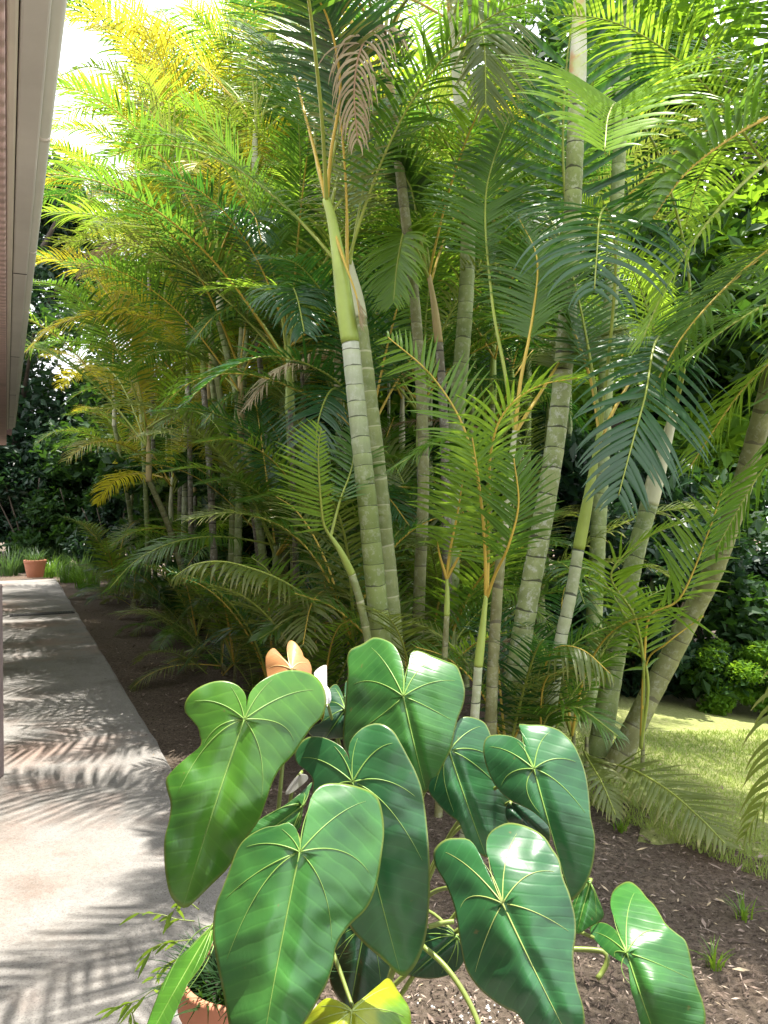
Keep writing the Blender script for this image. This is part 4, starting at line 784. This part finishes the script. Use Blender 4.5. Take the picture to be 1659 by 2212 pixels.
# lawn sheet with a ragged near edge
rl = random.Random(9); mb = MB(); rows = []; tdir = Vector((-LN.y, LN.x)); qs = [0, .08, .2, .4, .7, 1.1, 1.6, 2.2, 3, 4, 5.5, 7.5, 11]
for k in range(180):
    s = 2.5-k*.08; row = []
    e = .16*math.sin(k*.45)+.10*math.sin(k*1.15+1)+rl.uniform(-.05, .05)
    for qd in qs:
        p = L0+tdir*(-s)+LN*(qd+e*max(0, 1-qd)+(min(2.4, .17*(k-44)) if k > 44 else 0)); row.append((p.x, p.y, terr(p.x, p.y)+.006+(.004 if qd > 0 else -.012)))
    rows.append(row)
def lawn_ok(x, y): return True
mb.grid([r for r in rows if r[0][0] > .55 or True][0:104])
o = link('lawn', mb.mesh('lawn', MAT['lawn'])); tag(o, 'sunlit short lawn', None, None, 'structure')
# rows[0..] run from right-front to back-left; blades only on the shown part
rs = np.random.RandomState(5); N = 52000; V = []; Fc = []
sv = rs.uniform(-1.1, 2.5, N); qv = rs.rand(N)**1.35*7.0-.16
for k in range(N):
    p = L0+tdir*(-sv[k])+LN*qv[k]; z = terr(p.x, p.y)+.004; a = rs.rand()*6.28; h = rs.uniform(.018, .045)*(1.3 if qv[k] < .3 else 1); w = .003+.0012*qv[k]
    dx, dy = math.cos(a)*w, math.sin(a)*w; b = len(V); lx, ly = rs.uniform(-.025, .025, 2)
    V += [(p.x-dx, p.y-dy, z), (p.x+dx, p.y+dy, z), (p.x+lx, p.y+ly, z+h)]; Fc.append((b, b+1, b+2))
me = bpy.data.meshes.new('lawn_grass'); me.from_pydata(V, [], Fc); me.materials.append(MAT['lawn_blade']); o = link('lawn_grass', me); tag(o, 'short yellowish grass blades covering the lawn', 'grass', None, 'stuff')
# walk slab
pe = px_z(360, 1650, .0); w_e = pe.dot(r_dir); far = px_z(118, 1250, .04).dot(u_dir); mb = MB()
LWALK = 2.1
def uw(s, w, z): p = u_dir*s+r_dir*w; return (p.x, p.y, z)
ss = np.linspace(-4, far, 90); rows = []
re_ = random.Random(3)
for s in ss:
    j = re_.uniform(-.008, .008); rows.append([uw(s, w_e-LWALK, -.05), uw(s, w_e-LWALK, .04), uw(s, w_e-1.2, .040), uw(s, w_e-.4, .040), uw(s, w_e-.02+j, .040), uw(s, w_e+j, .028), uw(s, w_e+.004+j, -.06)])
mb.grid(rows); b = [uw(far, w_e-LWALK, -.05), uw(far, w_e-LWALK, .04), uw(far, w_e-.02, .04), uw(far, w_e+.004, -.06)]; n0 = len(mb.v)
mb.v += b; mb.uv += [(0, 0)]*4; mb.uv2 += [(0, 0)]*4; mb.f.append((n0, n0+1, n0+2, n0+3)); mb.mi.append(0)
o = link('walkway', mb.mesh('walkway', MAT['concrete'], sm=False)); tag(o, 'stained concrete walk along the house', None, None, 'structure')
# drain grate across the walk
gp = px_z(92, 1326, .046); rz = math.atan2(r_dir.y, r_dir.x)
MAT['grate'] = plain('cast_iron', (.05, .05, .05), .6, .3, 20, .3); MAT['hole'] = plain('drain_hole', (.008, .008, .008), .9, .1, 5, .1)
o = empty('drain_grate', (gp.x, gp.y, .041), 'dark slotted drain grate set across the walk', 'drain')
mb = MB(); mb.box((0, 0, .0015), .80, .15, .003, rz); link('channel', mb.mesh('channel', MAT['hole'], sm=False), o)
mb = MB()
for k in range(24):
    t = -.385+.77*k/23; mb.box((t*math.cos(rz), t*math.sin(rz), .0075), .016, .135, .009, rz)
for s_ in (-1, 1): mb.box((-s_*.07*math.sin(rz), s_*.07*math.cos(rz), .009), .80, .016, .010, rz)
link('bars', mb.mesh('bars', MAT['grate'], sm=False), o)
# litter on the bed
rs = np.random.RandomState(8); V = []; Fc = []; n = 0
while n < 24000:
    zoff = 0
    d = 1.7+9.5*rs.rand()**1.7; x = rs.uniform(-.52, .55)*d; y = d
    if x < .3:
        w = x*r_dir.x+y*r_dir.y
        if w < w_e+.02 and not (w > w_e-.22 and rs.rand() < .10*((w-w_e+.22)/.22)**2+.01): continue
        zoff = .046 if w < w_e else 0
    if (x-L0.x)*LN.x+(y-L0.y)*LN.y > .25 and x > .7 and rs.rand() > .05: continue
    z = terr(x, y)+.012*math.sin(x*5.1+y*2)*math.cos(y*4.3-x)*(0 if x < .2 else 1)+rs.uniform(.0, .012)+zoff; a = rs.rand()*6.28; L = (rs.uniform(.004, .017) if rs.rand() > .035 else rs.uniform(.02, .04))*(.8+.06*d); W = L*rs.uniform(.08, .34); t1, t2 = rs.uniform(-.35, .35, 2)
    ca, sa = math.cos(a), math.sin(a); b = len(V)
    for (p, q, zz) in ((-L, 0, t1*L), (0, -W, t2*W), (L, 0, -t1*L), (0, W, -t2*W+.25*W)): V.append((x+p*ca-q*sa, y+p*sa+q*ca, z+zz+.004))
    Fc.append((b, b+1, b+2, b+3)); n += 1
me = bpy.data.meshes.new('leaf_litter'); me.from_pydata(V, [], Fc); me.materials.append(MAT['litter']); o = link('leaf_litter', me); tag(o, 'brown bark chips and leaf litter over the bed', 'litter', None, 'stuff')
rs = np.random.RandomState(18); mb = MB(); c0 = px_z(1070, 2190, .02)
for k in range(110):
    x, y = c0.x+rs.normal()*.13, c0.y+rs.normal()*.09; r = rs.uniform(.002, .0065); b = len(mb.v); z = .012*math.sin(x*5.1+y*2)*math.cos(y*4.3-x)*(0 if x < .2 else 1)+.004
    for (dx, dy, dz) in ((1, 0, 0), (0, 1, 0), (-1, 0, 0), (0, -1, 0), (.1, .1, .9), (0, 0, -.6)): mb.v.append((x+dx*r*rs.uniform(.7, 1.3), y+dy*r*rs.uniform(.7, 1.3), z+r*.5+dz*r)); mb.uv.append((0, 0)); mb.uv2.append((0, 0))
    for f in ((0, 1, 4), (1, 2, 4), (2, 3, 4), (3, 0, 4), (1, 0, 5), (2, 1, 5), (3, 2, 5), (0, 3, 5)): mb.f.append(tuple(b+i for i in f)); mb.mi.append(0)
o = link('perlite', mb.mesh('perlite', MAT['perlite'], sm=False)); tag(o, 'white perlite crumbs scattered on the soil below the anthurium', 'perlite', None, 'stuff')

WEED = blades(26, .03, .10, 31, .8, .0035, 'frond_bright', 'weed_blades')
for k, (x, y, lab) in enumerate(((1605, 1985, 'tiny green weed in the bare soil at the right edge'), (1545, 2090, 'small weed sprouting right of the low hanging leaf'), (1340, 1795, 'little weed near the lawn edge, below the drooping olive frond'))):
    b = px_z(x, y, 0); o = empty('weed', (b.x, b.y, terr(b.x, b.y)), lab, 'weed', 'weeds in the mulch bed'); link('blades', WEED, o, rot=(0, 0, k*1.7))
# ------------------------------------------------------------------ house eave, post
def ridged(name, color, scale):
    m, nt, out = M(name); T = NT(nt); co = T.coord()
    mp = T.n('ShaderNodeMapping'); mp.inputs['Rotation'].default_value = (0, 0, -math.atan2(u_dir.y, u_dir.x)); T.l(co, mp.inputs['Vector'])
    s = T.n('ShaderNodeSeparateXYZ'); T.l(mp.outputs[0], s.inputs[0]); w = T.math('SINE', T.math('MULTIPLY', s.outputs[0], scale))
    n = T.noise(6, 5, co); c = T.mix(n, tuple(x*.75 for x in color), tuple(min(1, x*1.2) for x in color)); c = T.mix(T.math('MULTIPLY', T.math('ADD', w, 1.0), .18), c, tuple(x*.55 for x in color))
    c = T.mix(T.math('MULTIPLY', T.ramp(T.noise(2.5, 5, co), [(.55, 0.0), (.7, 1.0)]), .35), c, (.2, .17, .15))
    T.l(T.pr(c, .75, T.bump(w, .5, .01), .3).outputs[0], out.inputs['Surface']); return m
MAT['pink'] = ridged('pink_boards', (.74, .56, .53), 90); MAT['soffit'] = plain('soffit_paint', (.70, .69, .65), .6, .28, 2.2, .3); MAT['trim'] = plain('trim_paint', (.80, .76, .68), .6, .15, 4, .2); MAT['gutter'] = plain('gutter_paint', (.78, .79, .72), .45, .12, 4, .1); MAT['roofing'] = plain('roofing', (.2, .12, .1), .8, .3, 6, .4); MAT['housewall'] = plain('house_wall', (.5, .4, .36), .8, .1, 3, .3)
ZE = 2.6
wv = [px_z(x, 0, ZE).dot(r_dir) for x in (14, 41, 45, 113, 129, 146)]
s1 = px_z(24, 928, ZE).dot(u_dir); s1p = px_z(16, 962, ZE-.05).dot(u_dir); s0 = -3.0
ho = Vector(uw(0, wv[0]-.9, 0)); house = empty('house', ho, 'house eave with pink boards, pale soffit and gutter along the left edge', 'house')
def strip(name, w0, w1, z0, z1, e1, mat, e0=s0):
    mb = MB(); mb.v = [uw(e0, w0, z0), uw(e0, w1, z0), uw(e1, w1, z0), uw(e1, w0, z0), uw(e0, w0, z1), uw(e0, w1, z1), uw(e1, w1, z1), uw(e1, w0, z1)]
    mb.f = [(0, 1, 2, 3), (7, 6, 5, 4), (0, 4, 5, 1), (1, 5, 6, 2), (2, 6, 7, 3), (3, 7, 4, 0)]; mb.uv = [(0, 0)]*8; mb.uv2 = [(0, 0)]*8; mb.mi = [0]*6
    o = link(name, mb.mesh(name, MAT[mat], sm=False, origin=ho), house); bv = o.modifiers.new('bevel', 'BEVEL'); bv.width = .006; bv.segments = 2; return o
strip('soffit', wv[0]-1.0, wv[0]-.003, ZE-.05, ZE+.02, s1p, 'pink')
strip('trim_board', wv[0], wv[1], ZE, ZE+.03, s1, 'trim')
strip('soffit_board', wv[2], wv[3], ZE+.004, ZE+.03, s1-.02, 'soffit')
strip('shadow_gap', wv[1]+.0005, wv[2]-.0005, ZE+.02, ZE+.03, s1-.02, 'hole')
# gutter: half-round profile along the eave
mb = MB(); gx = (wv[3]+wv[5])/2; gr = (wv[5]-wv[3])/2; rows = []
for s in np.linspace(s0, s1-.1, 40):
    rows.append([uw(s, wv[3]+.002, ZE+.10), uw(s, wv[3]+.002, ZE+.03)]+[uw(s, gx-gr*.95*math.cos(math.pi*k/10), ZE+.03-gr*.55*math.sin(math.pi*k/10)) for k in range(1, 10)]+[uw(s, wv[5], ZE+.03), uw(s, wv[5], ZE+.09), uw(s, wv[5]+.008, ZE+.10), uw(s, wv[5]+.008, ZE+.085)])
mb.grid(rows); g = link('gutter', mb.mesh('gutter', MAT['gutter'], origin=ho), house); so = g.modifiers.new('thickness', 'SOLIDIFY'); so.thickness = .003
for k in range(11):      # straps that hold the gutter, and the joints of the soffit boards
    sk_ = -1.0+k*1.15
    if sk_ > s1-.2: break
    mb = MB(); mb.grid([[uw(sk_+e_, gx-gr*1.0*math.cos(math.pi*q_/10), ZE+.029-gr*.60*math.sin(math.pi*q_/10)) for q_ in range(0, 11)] for e_ in (0, .022)])
    st_ = link('gutter_strap', mb.mesh('gutter_strap', MAT['trim'], origin=ho), house); sd_ = st_.modifiers.new('thickness', 'SOLIDIFY'); sd_.thickness = .003
    if k % 2 == 0:
        mb = MB(); c_ = uw(sk_+.3, (wv[2]+wv[3])/2, ZE+.0025); mb.box(c_, .006, (wv[3]-wv[2])*.98, .002, math.atan2(u_dir.y, u_dir.x)); link('board_joint', mb.mesh('board_joint', MAT['hole'], sm=False, origin=ho), house)
mb = MB(); mb.v = [uw(s0, wv[5]-.03, ZE+.13), uw(s1p+.05, wv[5]-.03, ZE+.13), uw(s1p+.05, wv[0]-3.5, ZE+1.2), uw(s0, wv[0]-3.5, ZE+1.2), uw(s0, wv[5]-.03, ZE+.19), uw(s1p+.05, wv[5]-.03, ZE+.19), uw(s1p+.05, wv[0]-3.5, ZE+1.26), uw(s0, wv[0]-3.5, ZE+1.26)]
mb.f = [(3, 2, 1, 0), (4, 5, 6, 7), (0, 1, 5, 4), (1, 2, 6, 5), (2, 3, 7, 6), (3, 0, 4, 7)]; mb.uv = [(0, 0)]*8; mb.uv2 = [(0, 0)]*8; mb.mi = [0]*6; link('roof', mb.mesh('roof', MAT['roofing'], sm=False, origin=ho), house)
strip('wall', wv[0]-1.25, wv[0]-1.003, -.05, ZE+.02, s1p-.3, 'housewall')
pp = px(2, 1500, 4.3); mb = MB(); zt = px(0, 1266, 4.3).z
pw = px(5, 1266, 4.41).x
mb.box((pw-.055, 4.3+.055, zt/2+.02), .11, .11, zt-.04); o = empty('wooden_post', (pw-.055, 4.355, .04), 'dark low wooden post at the left edge of the walk', 'post')
MAT['postwood'] = plain('post_wood', (.20, .155, .15), .8, .3, 12, .4)
c = link('shaft', mb.mesh('post_shaft', MAT['postwood'], sm=False, origin=o.location), o); bv = c.modifiers.new('bevel', 'BEVEL'); bv.width = .008; bv.segments = 2

# ------------------------------------------------------------------ light, sky, camera
SUN_EL, az = 80, Vector((.52, .85))
sx = Vector((az.x, az.y, 0)).normalized(); sd = Vector((sx.x*math.cos(R(SUN_EL)), sx.y*math.cos(R(SUN_EL)), math.sin(R(SUN_EL))))
sun = bpy.data.lights.new('sun', 'SUN'); sun.energy = 5.0; sun.angle = R(.5); sun.color = (1, .95, .86)
so = bpy.data.objects.new('sun', sun); COL.objects.link(so); so.rotation_euler = (-sd).to_track_quat('-Z', 'Y').to_euler(); so.location = (8, 4, 14)
w = bpy.data.worlds.new('World'); scene.world = w; w.use_nodes = True; nt = w.node_tree; nt.nodes.clear()
sk = nt.nodes.new('ShaderNodeTexSky'); sk.sky_type = 'NISHITA'; sk.sun_disc = False; sk.sun_elevation = R(SUN_EL); sk.sun_rotation = math.atan2(sd.x, sd.y); sk.air_density = 1.0; sk.dust_density = 2.0
T = NT(nt); nz = T.noise(2.2, 6, T.coord('Generated'), .6)
mixc = T.mix(T.ramp(nz, [(.32, .35), (.55, .95)]), sk.outputs[0], (9.0, 9.2, 9.6))
bg = nt.nodes.new('ShaderNodeBackground'); bg.inputs['Strength'].default_value = .12; ow = nt.nodes.new('ShaderNodeOutputWorld')
nt.links.new(mixc, bg.inputs[0]); nt.links.new(bg.outputs[0], ow.inputs[0])
cam = bpy.data.cameras.new('camera'); cam.sensor_fit = 'VERTICAL'; cam.sensor_height = 24; cam.sensor_width = 18; cam.lens = F/2212*24; cam.clip_start = .05; cam.clip_end = 400
co = bpy.data.objects.new('camera', cam); COL.objects.link(co); co.location = (0, 0, CAMZ); co.rotation_euler = (math.pi/2-PITCH, 0, 0); scene.camera = co
scene.view_settings.view_transform = 'Standard'; scene.view_settings.look = 'None'; scene.view_settings.gamma = 1; scene.view_settings.exposure = 1.54
scene.cycles.max_bounces = 8; scene.cycles.transmission_bounces = 6; scene.cycles.diffuse_bounces = 4
